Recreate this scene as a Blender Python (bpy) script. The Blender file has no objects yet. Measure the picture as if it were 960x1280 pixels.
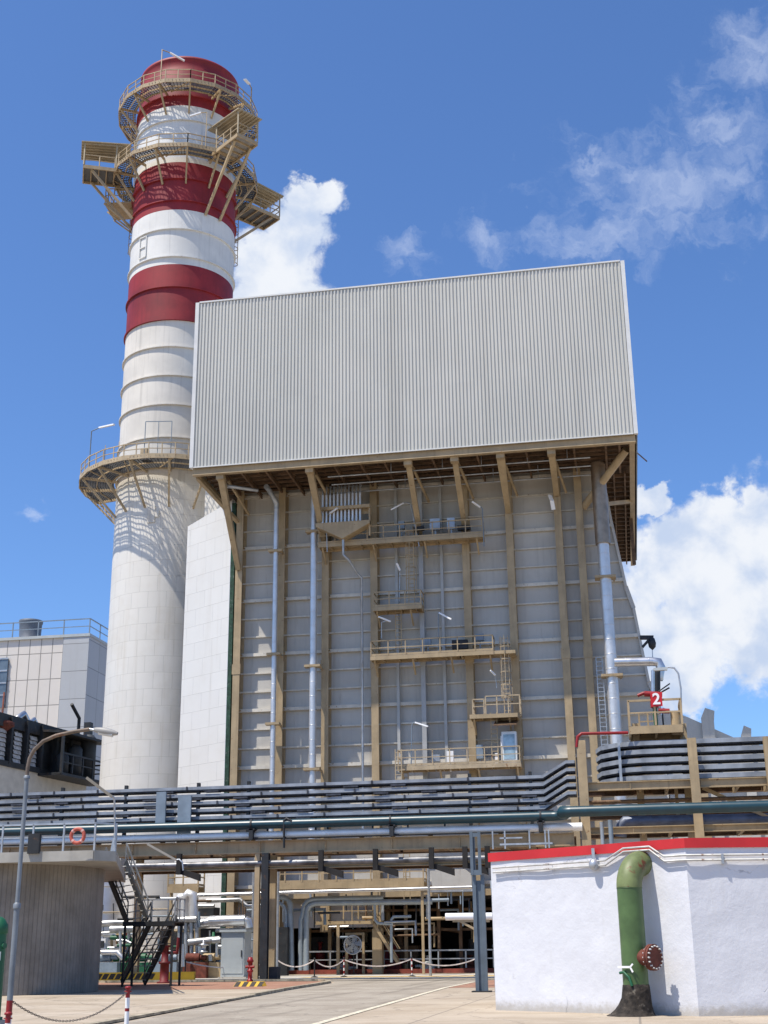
import bpy, math, random
from mathutils import Vector, Matrix
random.seed(7)
R = math.radians
S = bpy.context.scene
COL = S.collection

# ------------------------------------------------------------------ camera
CAM_H = 1.6
FPX = 1618.0
pitch, yaw, roll = R(18.7), R(10.2), R(.67)
fwd = Vector((-math.sin(yaw)*math.cos(pitch), math.cos(yaw)*math.cos(pitch), math.sin(pitch)))
rt0 = Vector((math.cos(yaw), math.sin(yaw), 0)); up0 = rt0.cross(fwd)
rgt = rt0*math.cos(roll) - up0*math.sin(roll)
upv = up0*math.cos(roll) + rt0*math.sin(roll)
EYE = Vector((0, 0, CAM_H))
cd = bpy.data.cameras.new('camera'); cam = bpy.data.objects.new('camera', cd); COL.objects.link(cam)
cd.sensor_fit = 'VERTICAL'; cd.sensor_height = 24; cd.lens = FPX/1280*24
cd.clip_start = .1; cd.clip_end = 9000
m = Matrix((rgt, upv, -fwd)).transposed().to_4x4(); m.translation = EYE; cam.matrix_world = m
S.camera = cam

# ------------------------------------------------------------------ light
SUN_EL, SUN_A = R(63.5), R(43)
sdir = Vector((-math.cos(SUN_EL)*math.cos(SUN_A), -math.cos(SUN_EL)*math.sin(SUN_A), math.sin(SUN_EL)))
sl = bpy.data.lights.new('sun', 'SUN'); sl.energy = 4.6; sl.angle = R(.53); sl.color = (1, .93, .82)
so = bpy.data.objects.new('sun', sl); COL.objects.link(so); so.rotation_euler = sdir.to_track_quat('Z', 'Y').to_euler()
S.view_settings.view_transform = 'Standard'; S.view_settings.look = 'None'
S.view_settings.exposure = .4; S.view_settings.gamma = 1

w = bpy.data.worlds.new('World'); S.world = w; w.use_nodes = True
nt = w.node_tree; N = nt.nodes; L = nt.links
bg = N['Background']; bg.inputs['Strength'].default_value = .1
sky = N.new('ShaderNodeTexSky'); sky.sky_type = 'NISHITA'; sky.sun_disc = False
sky.sun_elevation = SUN_EL; sky.sun_rotation = math.atan2(sdir.x, sdir.y)
sky.altitude = 0; sky.air_density = 1.0; sky.dust_density = .6; sky.ozone_density = 1.6

class NG:                                   # small helper to write shader maths
    def __init__(s, nt): s.nt = nt; s.N = nt.nodes; s.L = nt.links
    def put(s, sock, v):
        if isinstance(v, bpy.types.NodeSocket): s.L.new(v, sock)
        else: sock.default_value = v
    def math(s, op, a, b=0., c=0., clamp=False):
        n = s.N.new('ShaderNodeMath'); n.operation = op; n.use_clamp = clamp
        s.put(n.inputs[0], a); s.put(n.inputs[1], b); s.put(n.inputs[2], c); return n.outputs[0]
    def vmath(s, op, a, b=(0, 0, 0)):
        n = s.N.new('ShaderNodeVectorMath'); n.operation = op
        s.put(n.inputs[0], a); s.put(n.inputs[1], b)
        return n.outputs['Value'] if op in ('DOT_PRODUCT', 'LENGTH', 'DISTANCE') else n.outputs[0]
    def comb(s, x, y, z=0.):
        n = s.N.new('ShaderNodeCombineXYZ'); s.put(n.inputs[0], x); s.put(n.inputs[1], y); s.put(n.inputs[2], z); return n.outputs[0]
    def noise(s, v, scale, det=4, rough=.5, dist=0.):
        n = s.N.new('ShaderNodeTexNoise'); s.put(n.inputs['Vector'], v); n.inputs['Scale'].default_value = scale
        n.inputs['Detail'].default_value = det; n.inputs['Roughness'].default_value = rough
        n.inputs['Distortion'].default_value = dist; return n.outputs['Fac']
    def ramp(s, f, a, b):                    # smoothstep a..b
        n = s.N.new('ShaderNodeMapRange'); n.interpolation_type = 'SMOOTHSTEP'
        s.put(n.inputs[0], f); n.inputs[1].default_value = a; n.inputs[2].default_value = b; return n.outputs[0]
    def mix(s, f, a, b, mode='MIX'):
        n = s.N.new('ShaderNodeMix'); n.data_type = 'RGBA'; n.blend_type = mode
        s.put(n.inputs[0], f); s.put(n.inputs[6], a); s.put(n.inputs[7], b); return n.outputs[2]

g = NG(nt)
tc = N.new('ShaderNodeTexCoord'); d = tc.outputs['Generated']
# tangent-plane coordinates around one fixed compass direction, in units of the photo's pixels / 1000
zz = g.math('MAXIMUM', g.vmath('DOT_PRODUCT', d, tuple(fwd)), .05)
cx = g.math('MULTIPLY', g.math('DIVIDE', g.vmath('DOT_PRODUCT', d, tuple(rgt)), zz), FPX/1000)
cy = g.math('MULTIPLY', g.math('DIVIDE', g.vmath('DOT_PRODUCT', d, tuple(upv)), zz), FPX/1000)
P2 = g.comb(cx, cy)
n1 = g.noise(P2, 9, 8, .62, .4); n2 = g.noise(g.vmath('ADD', P2, (3.1, 7.7, 1)), 26, 6, .6, .2)
warp = g.comb(g.math('MULTIPLY', g.math('SUBTRACT', n1, .5), .09), g.math('MULTIPLY', g.math('SUBTRACT', n2, .5), .09))
PW = g.vmath('ADD', P2, warp)
def blobs(lst):
    out = None
    for x, y, rx, ry in lst:
        q = g.vmath('MULTIPLY', g.vmath('SUBTRACT', PW, ((x-480)/1000, (640-y)/1000, 0)), (1000/rx, 1000/ry, 0))
        e = g.math('SUBTRACT', 1., g.vmath('LENGTH', q))
        out = e if out is None else g.math('MAXIMUM', out, e)
    return out
puff = blobs([(392, 250, 40, 32), (372, 290, 48, 50), (345, 330, 62, 52), (345, 372, 80, 45),
              (925, 655, 90, 55), (860, 705, 85, 75), (950, 760, 150, 110), (855, 800, 95, 80),
              (845, 850, 60, 50), (812, 625, 35, 22), (1040, 720, 160, 160), (720, 960, 150, 40)])
nz = g.noise(P2, 24, 9, .58, .3)
dens = g.math('ADD', g.math('MULTIPLY', puff, 1.9), g.math('MULTIPLY', g.math('SUBTRACT', nz, .5), 1.5))
dp = g.ramp(dens, -.1, .62)
wisp = blobs([(830, 240, 170, 90), (760, 290, 130, 50), (905, 165, 90, 70), (945, 60, 65, 70), (605, 300, 62, 36), (515, 318, 38, 28), (740, 205, 70, 26), (42, 641, 26, 17)])
nw = g.noise(g.vmath('MULTIPLY', PW, (1, 1.35, 1)), 17, 10, .62, .25)
dw = g.ramp(g.math('ADD', g.math('MULTIPLY', wisp, .75), g.math('MULTIPLY', g.math('SUBTRACT', nw, .5), 2.1)), -.02, 1.05)
dw = g.math('MULTIPLY', dw, .42)
shade = g.ramp(g.noise(g.vmath('ADD', P2, (.006, -.014, 0)), 13, 6, .55, .2), .33, .62)
ccol = g.mix(shade, (4.3, 5.1, 6.6, 1), (6.7, 6.95, 7.4, 1))
# photo sky: deep blue overhead, paler and brighter low down (in the sky itself)
skc = g.mix(1., sky.outputs[0], (.73, 1.0, 1.38, 1), 'MULTIPLY')
col = g.mix(dw, skc, (5.6, 6.2, 7.6, 1))
col = g.mix(dp, col, ccol)
L.new(col, bg.inputs['Color'])

# ------------------------------------------------------------------ helpers
def U(px, py, Y):                            # world point on the vertical plane y = Y
    v = fwd*FPX + rgt*(px-480) - upv*(py-640); return EYE + v*(Y/v.y)
def G(px, py, Z=0.):                         # world point on the level z = Z
    v = fwd*FPX + rgt*(px-480) - upv*(py-640); return EYE + v*((Z-CAM_H)/v.z)

def mat(name, c, rough=.6, metal=0., var=.12, scale=1.2, streak=0., rust=None, rustamt=.0, bump=0., bscale=8, spec=.4):
    m = bpy.data.materials.new(name); m.use_nodes = True; t = m.node_tree; q = NG(t)
    b = t.nodes['Principled BSDF']; b.inputs['Roughness'].default_value = rough; b.inputs['Metallic'].default_value = metal
    b.inputs['Specular IOR Level'].default_value = spec
    co = t.nodes.new('ShaderNodeTexCoord').outputs['Object']
    f = q.noise(co, scale, 6, .6)
    hi = tuple(min(1, x*(1+var)) for x in c)+(1,); lo = tuple(x*(1-var*1.3) for x in c)+(1,)
    cc = q.mix(q.ramp(f, .3, .7), lo, hi)
    if streak:
        s = q.noise(q.vmath('MULTIPLY', co, (3.2, 3.2, .14)), 1., 5, .6)
        cc = q.mix(q.math('MULTIPLY', q.ramp(s, .5, .78), streak), cc, tuple(x*.42 for x in c)+(1,))
    if rust:
        s = q.noise(co, 3.5, 8, .68)
        cc = q.mix(q.ramp(s, .66-rustamt, .72-rustamt*.8), cc, tuple(rust)+(1,))
    t.links.new(cc, b.inputs['Base Color'])
    q.put(b.inputs['Roughness'], q.math('ADD', rough-.08, q.math('MULTIPLY', f, .16)))
    if bump:
        bn = t.nodes.new('ShaderNodeBump'); bn.inputs['Strength'].default_value = bump; bn.inputs['Distance'].default_value = .05
        t.links.new(q.noise(co, bscale, 6, .6), bn.inputs['Height']); t.links.new(bn.outputs[0], b.inputs['Normal'])
    m['q'] = 0
    return m

def slab_mat(name, c, bw, bh, seam=.55, mortar=.03, rough=.5, off=.5, var=.05, stain=.25, metal=0., uv=True):
    """sheet cladding with seams, from a brick texture on the UVs (metres)"""
    m = bpy.data.materials.new(name); m.use_nodes = True; t = m.node_tree; q = NG(t)
    b = t.nodes['Principled BSDF']; b.inputs['Roughness'].default_value = rough; b.inputs['Metallic'].default_value = metal
    tcn = t.nodes.new('ShaderNodeTexCoord'); v = tcn.outputs['UV']; co = tcn.outputs['Object']
    br = t.nodes.new('ShaderNodeTexBrick'); t.links.new(v, br.inputs['Vector']); br.offset = off
    br.inputs['Scale'].default_value = 1; br.inputs['Brick Width'].default_value = bw; br.inputs['Row Height'].default_value = bh
    br.inputs['Mortar Size'].default_value = mortar; br.inputs['Mortar Smooth'].default_value = .3
    br.inputs['Color1'].default_value = tuple(x*(1+var) for x in c)+(1,); br.inputs['Color2'].default_value = tuple(x*(1-var) for x in c)+(1,)
    br.inputs['Mortar'].default_value = tuple(x*seam for x in c)+(1,)
    f = q.noise(co, .35, 6, .65)
    cc = q.mix(q.math('MULTIPLY', q.ramp(f, .45, .75), stain), br.outputs['Color'], (c[0]*.75, c[1]*.67, c[2]*.54, 1))
    s = q.noise(q.vmath('MULTIPLY', co, (1.6, 1.6, .07)), 1., 5, .6)
    cc = q.mix(q.math('MULTIPLY', q.ramp(s, .52, .8), stain*1.6), cc, (c[0]*.62, c[1]*.55, c[2]*.45, 1))
    t.links.new(cc, b.inputs['Base Color'])
    bn = t.nodes.new('ShaderNodeBump'); bn.inputs['Strength'].default_value = .5; bn.inputs['Distance'].default_value = .03
    t.links.new(q.math('SUBTRACT', q.math('MULTIPLY', q.noise(co, .9, 3, .5), 1.2), br.outputs['Fac']), bn.inputs['Height'])
    t.links.new(bn.outputs[0], b.inputs['Normal'])
    return m

ORG = {}
class MB:
    def __init__(s): s.v = []; s.f = []; s.uv = {}; s.sm = set()
    def add(s, vs, fs, smooth=False):
        o = len(s.v); s.v += [tuple(p) for p in vs]
        for f in fs:
            if smooth: s.sm.add(len(s.f))
            s.f.append(tuple(i+o for i in f))
        return s
    def box(s, a, b):
        x0, y0, z0 = (min(a[i], b[i]) for i in range(3)); x1, y1, z1 = (max(a[i], b[i]) for i in range(3))
        return s.add([(x0,y0,z0),(x1,y0,z0),(x1,y1,z0),(x0,y1,z0),(x0,y0,z1),(x1,y0,z1),(x1,y1,z1),(x0,y1,z1)],
                     [(0,3,2,1),(4,5,6,7),(0,1,5,4),(1,2,6,5),(2,3,7,6),(3,0,4,7)])
    def bar(s, p, q, w=.1, h=None, up=(0, 0, 1), w2=None, h2=None):
        p = Vector(p); q = Vector(q); h = h or w; w2 = w2 or w; h2 = h2 or h
        a = (q-p)
        if a.length < 1e-5: return s
        a.normalize(); u = Vector(up)
        if abs(a.dot(u)) > .98: u = Vector((0, 1, 0))
        x = a.cross(u).normalized(); z = x.cross(a)
        vs = []
        for c, ww, hh in ((p, w, h), (q, w2, h2)):
            for i, j in ((-1,-1),(1,-1),(1,1),(-1,1)): vs.append(c + x*(i*ww/2) + z*(j*hh/2))
        return s.add(vs, [(0,1,2,3),(7,6,5,4),(0,4,5,1),(1,5,6,2),(2,6,7,3),(3,7,4,0)])
    def tube(s, pts, r, n=12, caps=True, radii=None):
        pts = [Vector(p) for p in pts]; k = len(pts); rings = []
        tan = []
        for i in range(k):
            a = (pts[i]-pts[i-1]).normalized() if i > 0 else None
            b = (pts[i+1]-pts[i]).normalized() if i < k-1 else None
            tan.append(((a or b)+(b or a)).normalized())
        u = Vector((0, 0, 1)) if abs(tan[0].z) < .9 else Vector((0, 1, 0))
        x = tan[0].cross(u).normalized()
        vs = []
        for i in range(k):
            x = (x - tan[i]*x.dot(tan[i])).normalized(); y = tan[i].cross(x)
            rr = radii[i] if radii else r
            sc = 1.
            if 0 < i < k-1:
                c = (pts[i]-pts[i-1]).normalized().dot(tan[i]); sc = 1/max(c, .5)
            for j in range(n):
                t = 2*math.pi*j/n; vs.append(pts[i] + (x*math.cos(t) + y*math.sin(t))*rr*(1 if sc < 1.02 else (1+(sc-1)*.5)))
        fs = [(i*n+j, i*n+(j+1) % n, (i+1)*n+(j+1) % n, (i+1)*n+j) for i in range(k-1) for j in range(n)]
        s.add(vs, fs, smooth=n > 5)
        if caps: s.add(vs[:n], [tuple(range(n-1, -1, -1))]); s.add(vs[-n:], [tuple(range(n))])
        return s
    def lathe(s, c, prof, n=48, a0=0, a1=2*math.pi, uv=False, smooth=True):
        full = abs(a1-a0-2*math.pi) < 1e-6; m_ = n if full else n+1
        vs = []
        for r_, z in prof:
            for j in range(m_):
                t = a0+(a1-a0)*j/n; vs.append((c[0]+r_*math.cos(t), c[1]+r_*math.sin(t), c[2]+z))
        base = len(s.f); fs = []
        for i in range(len(prof)-1):
            for j in range(n):
                j2 = (j+1) % m_ if full else j+1
                fs.append((i*m_+j, i*m_+j2, (i+1)*m_+j2, (i+1)*m_+j))
                if uv:
                    rr = prof[0][0]; ua, ub = (a0+(a1-a0)*j/n)*rr, (a0+(a1-a0)*(j+1)/n)*rr; za, zb = c[2]+prof[i][1], c[2]+prof[i+1][1]
                    s.uv[base+len(fs)-1] = ((ua, za), (ub, za), (ub, zb), (ua, zb))
        return s.add(vs, fs, smooth)
    def prism(s, pts, z0, z1):               # footprint counter-clockwise
        n = len(pts)
        return s.add([(p[0], p[1], z0) for p in pts]+[(p[0], p[1], z1) for p in pts],
                     [tuple(range(n-1, -1, -1)), tuple(range(n, 2*n))]+[(i, (i+1) % n, n+(i+1) % n, n+i) for i in range(n)])
    def slab(s, pts, vec):                   # any flat outline given thickness vec
        n = len(pts); vec = Vector(vec); P = [Vector(p) for p in pts]
        return s.add(P+[p+vec for p in P], [tuple(range(n)), tuple(range(2*n-1, n-1, -1))]+[(i, n+i, n+(i+1) % n, (i+1) % n) for i in range(n)])
    def quv(s, a, b, c, d, uvs): s.uv[len(s.f)] = uvs; return s.add([a, b, c, d], [(0, 1, 2, 3)])
    def build(s, name, m, parent=None, org=None, recalc=True):
        me = bpy.data.meshes.new(name); o_ = Vector(org) if org is not None else (ORG[parent.name] if parent else Vector((0, 0, 0)))
        me.from_pydata([tuple(Vector(v)-o_) for v in s.v], [], s.f)
        if s.uv:
            ul = me.uv_layers.new(name='UVMap')
            for fi, uvs in s.uv.items():
                for k_, li in enumerate(me.polygons[fi].loop_indices): ul.data[li].uv = uvs[k_]
        for fi in s.sm: me.polygons[fi].use_smooth = True
        me.validate(); 
        if recalc:
            import bmesh
            bm = bmesh.new(); bm.from_mesh(me); bmesh.ops.recalc_face_normals(bm, faces=bm.faces); bm.to_mesh(me); bm.free()
        me.materials.append(m)
        ob = bpy.data.objects.new(name, me); COL.objects.link(ob)
        if parent: ob.parent = parent
        else: ob.location = o_
        ORG[ob.name] = o_ if org is not None or not parent else ORG[parent.name]
        return ob
def root(name, label, cat, loc, group=None):
    o = bpy.data.objects.new(name, None); COL.objects.link(o); o.location = loc; o.empty_display_size = .3
    ORG[o.name] = Vector(loc); o['label'] = label; o['category'] = cat
    if group: o['group'] = group
    return o
def tag(o, label, cat, group=None):
    o['label'] = label; o['category'] = cat
    if group: o['group'] = group
    return o
def struct(o): o['kind'] = 'structure'; return o
def kids(o): return [c for c in bpy.data.objects if c.parent == o]
def dup(o, loc=None, label=None, parent=None, rz=None):
    c = o.copy(); COL.objects.link(c); c.parent = parent
    ORG[c.name] = ORG[o.name]
    if loc is not None: c.location = loc
    if rz is not None: c.rotation_euler = (0, 0, rz)
    if label: c['label'] = label
    for ch in kids(o): dup(ch, parent=c)
    return c
def rail(mb, pts, h=1.1, step=1.5, r=.035, mid=True, toe=False, posts=True):
    pts = [Vector(p) for p in pts]; Z = Vector((0, 0, 1))
    for i in range(len(pts)-1):
        a, b = pts[i], pts[i+1]; n = max(1, round((b-a).length/step))
        mb.bar(a+Z*h, b+Z*h, 2*r); 
        if mid: mb.bar(a+Z*h*.52, b+Z*h*.52, 1.5*r)
        if toe: mb.bar(a+Z*.08, b+Z*.08, .02, .15)
        if posts:
            for k in range(n+(i == len(pts)-2)):
                p = a+(b-a)*k/n; mb.bar(p, p+Z*h, 2*r)
    return mb
def ladder(mb, x, y, z0, z1, w=.45, r=.025, dirx=True, cage=False):
    ux = Vector((1, 0, 0)) if dirx else Vector((0, 1, 0))
    for s_ in (-1, 1): mb.bar(Vector((x, y, z0))+ux*s_*w/2, Vector((x, y, z1))+ux*s_*w/2, 2*r)
    k = z0+.3
    while k < z1: mb.bar(Vector((x, y, k))-ux*w/2, Vector((x, y, k))+ux*w/2, 1.6*r); k += .32
    if cage:
        k = z0+1.2
        while k < z1:
            pts = [Vector((x, y, k))+ux*(.4*math.cos(t))+Vector((0, -1, 0))*(.75*math.sin(t)) for t in [math.pi*i/6 for i in range(7)]]
            for i in range(6): mb.bar(pts[i], pts[i+1], .045, .05)
            k += .95
        for t in [math.pi*i/4 for i in range(5)]:
            p = Vector((x, y, 0))+ux*(.4*math.cos(t))+Vector((0, -1, 0))*(.75*math.sin(t))
            mb.bar((p.x, p.y, z0+1.2), (p.x, p.y, z1), .04)
    return mb

# ------------------------------------------------------------------ materials
beige = mat('beige paint', (.385, .29, .17), .55, var=.13, scale=.8, streak=.5, rust=(.2, .1, .045), rustamt=.035)
beige2 = mat('beige paint rusted', (.44, .345, .22), .6, var=.12, streak=.4, rust=(.22, .1, .04), rustamt=.07)
brown = mat('brown steel', (.15, .09, .05), .7, var=.3, scale=1.5, rust=(.1, .05, .025), rustamt=.1)
dark = mat('dark steel', (.022, .024, .027), .6, var=.3, rust=(.07, .04, .025), rustamt=.08)
black = mat('shade and hanger black', (.022, .02, .019), .9, var=.3)  # plain black on the hangers; under the boiler it stands in for shade
galv = mat('galvanised steel', (.42, .44, .46), .42, .55, var=.15, scale=2)
bluegrey = mat('blue grey paint', (.2, .25, .3), .5, var=.12, streak=.3)
alu = mat('aluminium jacket', (.56, .56, .57), .33, .85, var=.1, scale=1.5)
def panel_vary(m, sx_, sz_, amt, c2):
    t = m.node_tree; q = NG(t); b = t.nodes['Principled BSDF']; src = b.inputs['Base Color'].links[0].from_socket
    co = t.nodes.new('ShaderNodeTexCoord').outputs['Object']; sp = t.nodes.new('ShaderNodeSeparateXYZ'); t.links.new(co, sp.inputs[0])
    wn = t.nodes.new('ShaderNodeTexWhiteNoise'); wn.noise_dimensions = '3D'
    t.links.new(q.comb(q.math('FLOOR', q.math('MULTIPLY', sp.outputs[0], sx_)), q.math('FLOOR', q.math('MULTIPLY', sp.outputs[2], sz_)), 0.), wn.inputs['Vector'])
    cc = q.mix(q.math('MULTIPLY', wn.outputs['Value'], amt), src, c2)
    st = q.noise(q.vmath('MULTIPLY', co, (2.6, 2.6, .22)), 1., 6, .65)
    cc = q.mix(q.math('MULTIPLY', q.ramp(st, .58, .74), .28), cc, (.22, .16, .1, 1)); t.links.new(cc, b.inputs['Base Color'])
    bn = t.nodes.new('ShaderNodeBump'); bn.inputs['Strength'].default_value = .5; bn.inputs['Distance'].default_value = .06
    t.links.new(q.noise(co, .9, 3, .5), bn.inputs['Height']); t.links.new(bn.outputs[0], b.inputs['Normal'])
girtm = mat('girt paint with caught light', (.6, .56, .48), .55, var=.1, streak=.3, rust=(.2, .12, .06), rustamt=.04)  # lighter than the casing: light caught by the girts is put into the colour
alu_blue = mat('aluminium sheet pipe', (.66, .655, .65), .42, .6, var=.08, scale=1)
alu_brown = mat('heat stained jacket', (.34, .26, .19), .38, .6, var=.2, scale=1, streak=.6)
casing = mat('grey beige casing paint', (.5, .48, .435), .55, var=.07, scale=.35, streak=.25)
panel_vary(casing, .29, .6817, .4, (.41, .385, .345, 1))
red = mat('stack red', (.235, .018, .022), .6, var=.2, scale=.35, streak=.4)
darkred = mat('dark red paint', (.13, .01, .012), .6, var=.2)
firered = mat('fire red', (.25, .012, .014), .45, var=.15)
redband = mat('red parapet paint', (.5, .022, .025), .5, var=.08)
cream = mat('stack white', (.66, .65, .615), .55, var=.06, scale=.35, streak=.36)
offw = mat('stack cream', (.64, .6, .53), .55, var=.07, scale=.35, streak=.4)
teal = mat('teal paint', (.006, .04, .055), .38, var=.15, spec=.6)
navy = mat('dark blue pipe', (.03, .05, .1), .35, .3, var=.15)
tray_m = mat('tray galvanised', (.27, .295, .33), .55, .2, var=.22, scale=.9, streak=.3)
cable = mat('cable black', (.04, .045, .06), .75, var=.4, scale=4)
green = mat('pipe green', (.075, .13, .045), .45, var=.2, scale=1.4, rust=(.16, .05, .02), rustamt=.0)
darkgreen = mat('deep green', (.012, .1, .045), .5, var=.15)
rustm = mat('rusty brown', (.13, .035, .022), .8, var=.3, scale=4)
bitum = mat('bitumen wrap', (.035, .028, .022), .9, var=.5, scale=7, rust=(.16, .14, .11), rustamt=.06, bump=.8)
whitep = mat('white paint', (.8, .8, .8), .6, var=.04)
boltw = mat('bolt steel', (.6, .6, .58), .5, .3, var=.05)
yellow = mat('safety yellow', (.7, .42, .03), .6, var=.1)
blackp = mat('black paint', (.03, .022, .018), .6, var=.2)
greyp = mat('grey cabinet paint', (.42, .45, .45), .5, var=.05)
lampm = mat('fixture white', (.85, .85, .85), .4, var=.03)
glass = mat('window glass', (.1, .13, .16), .12, .0, var=.3, scale=.6, spec=.8)
pane = mat('sky blue glazing', (.3, .42, .5), .15, var=.3, scale=1.5, spec=.8)
rubber = mat('rubber', (.02, .02, .02), .8)
orange = mat('lifebuoy orange', (.42, .09, .06), .6)

def wall_mat():
    m = bpy.data.materials.new('white plaster'); m.use_nodes = True; t = m.node_tree; q = NG(t); b = t.nodes['Principled BSDF']
    b.inputs['Roughness'].default_value = .75
    co = t.nodes.new('ShaderNodeTexCoord').outputs['Object']
    geo = t.nodes.new('ShaderNodeSeparateXYZ'); t.links.new(co, geo.inputs[0])
    big = q.noise(co, .7, 5, .6); fine = q.noise(co, 6, 8, .7)
    vor = t.nodes.new('ShaderNodeTexVoronoi'); vor.feature = 'DISTANCE_TO_EDGE'; vor.inputs['Scale'].default_value = .55
    t.links.new(q.vmath('ADD', co, q.comb(q.math('MULTIPLY', fine, .35), big, q.math('MULTIPLY', fine, .3))), vor.inputs['Vector'])
    crack = q.math('MULTIPLY', q.math('SUBTRACT', 1., q.ramp(vor.outputs[0], .0, .009)), q.ramp(big, .56, .62))
    cc = q.mix(q.ramp(big, .3, .7), (.6, .605, .635, 1), (.66, .665, .695, 1))
    st = q.noise(q.vmath('MULTIPLY', co, (4, 4, .3)), 1., 5, .6)
    cc = q.mix(q.math('MULTIPLY', q.ramp(st, .55, .8), .18), cc, (.5, .49, .46, 1))
    # splash dirt above the ground, a stain with its own ragged shape
    low = q.math('SUBTRACT', 1., q.ramp(q.math('ADD', geo.outputs[2], q.math('MULTIPLY', fine, -.45)), -.2, .12))
    cc = q.mix(q.math('MULTIPLY', low, .75), cc, (.36, .33, .28, 1))
    cc = q.mix(q.math('MULTIPLY', crack, .5), cc, (.3, .3, .3, 1))
    t.links.new(cc, b.inputs['Base Color'])
    bn = t.nodes.new('ShaderNodeBump'); bn.inputs['Strength'].default_value = .55; bn.inputs['Distance'].default_value = .032
    h = q.math('ADD', q.math('MULTIPLY', q.noise(co, 3.6, 8, .66), 1.), q.math('MULTIPLY', big, 1.0))
    h = q.math('SUBTRACT', h, q.math('MULTIPLY', crack, .6))
    t.links.new(h, bn.inputs['Height']); t.links.new(bn.outputs[0], b.inputs['Normal'])
    return m
plaster = wall_mat()

def ground_mat(name, c1, c2, speck=.25, joint=None, scale=.35, crackamt=.4, stainc=None, tyre=0.):
    m = bpy.data.materials.new(name); m.use_nodes = True; t = m.node_tree; q = NG(t); b = t.nodes['Principled BSDF']
    b.inputs['Roughness'].default_value = .9; b.inputs['Specular IOR Level'].default_value = .2
    co = t.nodes.new('ShaderNodeTexCoord').outputs['Object']
    cc = q.mix(q.ramp(q.noise(co, scale, 7, .65, .5), .32, .68), tuple(c1)+(1,), tuple(c2)+(1,))
    cc = q.mix(q.math('MULTIPLY', q.ramp(q.noise(co, 14, 4, .7), .45, .75), speck), cc, tuple(x*.5 for x in c1)+(1,))
    cc = q.mix(q.math('MULTIPLY', q.ramp(q.noise(co, 1.7, 8, .7, 1.), .58, .72), .4), cc, tuple(stainc or [x*.6 for x in c1])+(1,))
    vor = t.nodes.new('ShaderNodeTexVoronoi'); vor.feature = 'DISTANCE_TO_EDGE'; vor.inputs['Scale'].default_value = .28
    t.links.new(q.vmath('ADD', co, q.comb(q.math('MULTIPLY', q.noise(co, 1.1, 6, .6), 1.4), q.noise(co, .9, 6, .6))), vor.inputs['Vector'])
    cc = q.mix(q.math('MULTIPLY', q.math('SUBTRACT', 1., q.ramp(vor.outputs[0], 0, .015)), crackamt), cc, (.09, .08, .07, 1))
    if tyre:
        ty = q.noise(q.vmath('MULTIPLY', co, (1.3, .035, 1)), 1., 5, .6); cc = q.mix(q.math('MULTIPLY', q.ramp(ty, .5, .68), tyre), cc, tuple(x*.5 for x in c1)+(1,))
    cc = q.mix(q.math('MULTIPLY', q.ramp(q.noise(co, .16, 6, .7, .8), .6, .7), .45), cc, tuple(x*.55 for x in c1)+(1,))
    if joint:
        br = t.nodes.new('ShaderNodeTexBrick'); br.offset = 0; t.links.new(co, br.inputs['Vector']); br.inputs['Scale'].default_value = 1
        br.inputs['Brick Width'].default_value = joint; br.inputs['Row Height'].default_value = joint; br.inputs['Mortar Size'].default_value = .03
        cc = q.mix(q.math('MULTIPLY', br.outputs['Fac'], .55), cc, (.12, .11, .1, 1))
    t.links.new(cc, b.inputs['Base Color'])
    bn = t.nodes.new('ShaderNodeBump'); bn.inputs['Strength'].default_value = .5; bn.inputs['Distance'].default_value = .03
    t.links.new(q.noise(co, 5, 8, .7), bn.inputs['Height']); t.links.new(bn.outputs[0], b.inputs['Normal'])
    return m
# ------------------------------------------------------------------ the ground
def sheet(name, pts, z, m):
    mb = MB(); n = len(pts); mb.add([(p[0], p[1], z) for p in pts], [tuple(range(n))]); o = mb.build(name, m, recalc=False)
    if o.data.polygons[0].normal.z < 0: o.data.flip_normals()
    return struct(o)
gm = ground_mat('sandy concrete', (.35, .285, .21), (.45, .38, .295), joint=5.2, stainc=(.2, .155, .105))
sheet('ground', [(-3000, -500), (3000, -500), (3000, 4000), (-3000, 4000)], 0, gm)
rm = ground_mat('road concrete', (.285, .245, .195), (.385, .34, .275), speck=.5, scale=.4, tyre=.45)
sheet('road', [(-8, -5), (-7.4, 31), (-8.3, 52), (-8.5, 60), (-8.2, 72), (-8, 80.5), (-60, 80.5), (-60, 75.6), (-17.5, 75.6), (-16.2, 73), (-15.5, 70), (-15, 60), (-14.4, 52), (-12.7, 36), (-11.5, 22), (-11, -5)], .004, rm)
pv = ground_mat('red pavement', (.3, .15, .095), (.38, .22, .155), joint=.6, scale=.8, crackamt=.1)
sheet('red_pavement', [(-60, 60), (-15.35, 60), (-15.7, 69.8), (-17.6, 75.2), (-60, 75.2)], .004, pv)
sheet('red_pavement', [(-8.2, 60), (-4.5, 60), (-4.5, 72), (-8, 74)], .008, pv)
lm = ground_mat('pale concrete', (.42, .39, .34), (.52, .49, .44), joint=3, scale=.3, crackamt=.15)
sheet('yard_paving', [(-60, 80.6), (30, 80.6), (30, 92.5), (-60, 92.5)], .008, lm)
o = MB().box((-60, 80.5, 0), (20, 80.8, .03)).box((-60, 94.0, 0), (-28, 94.3, .14)).build('kerb', lm); struct(o)
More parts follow.
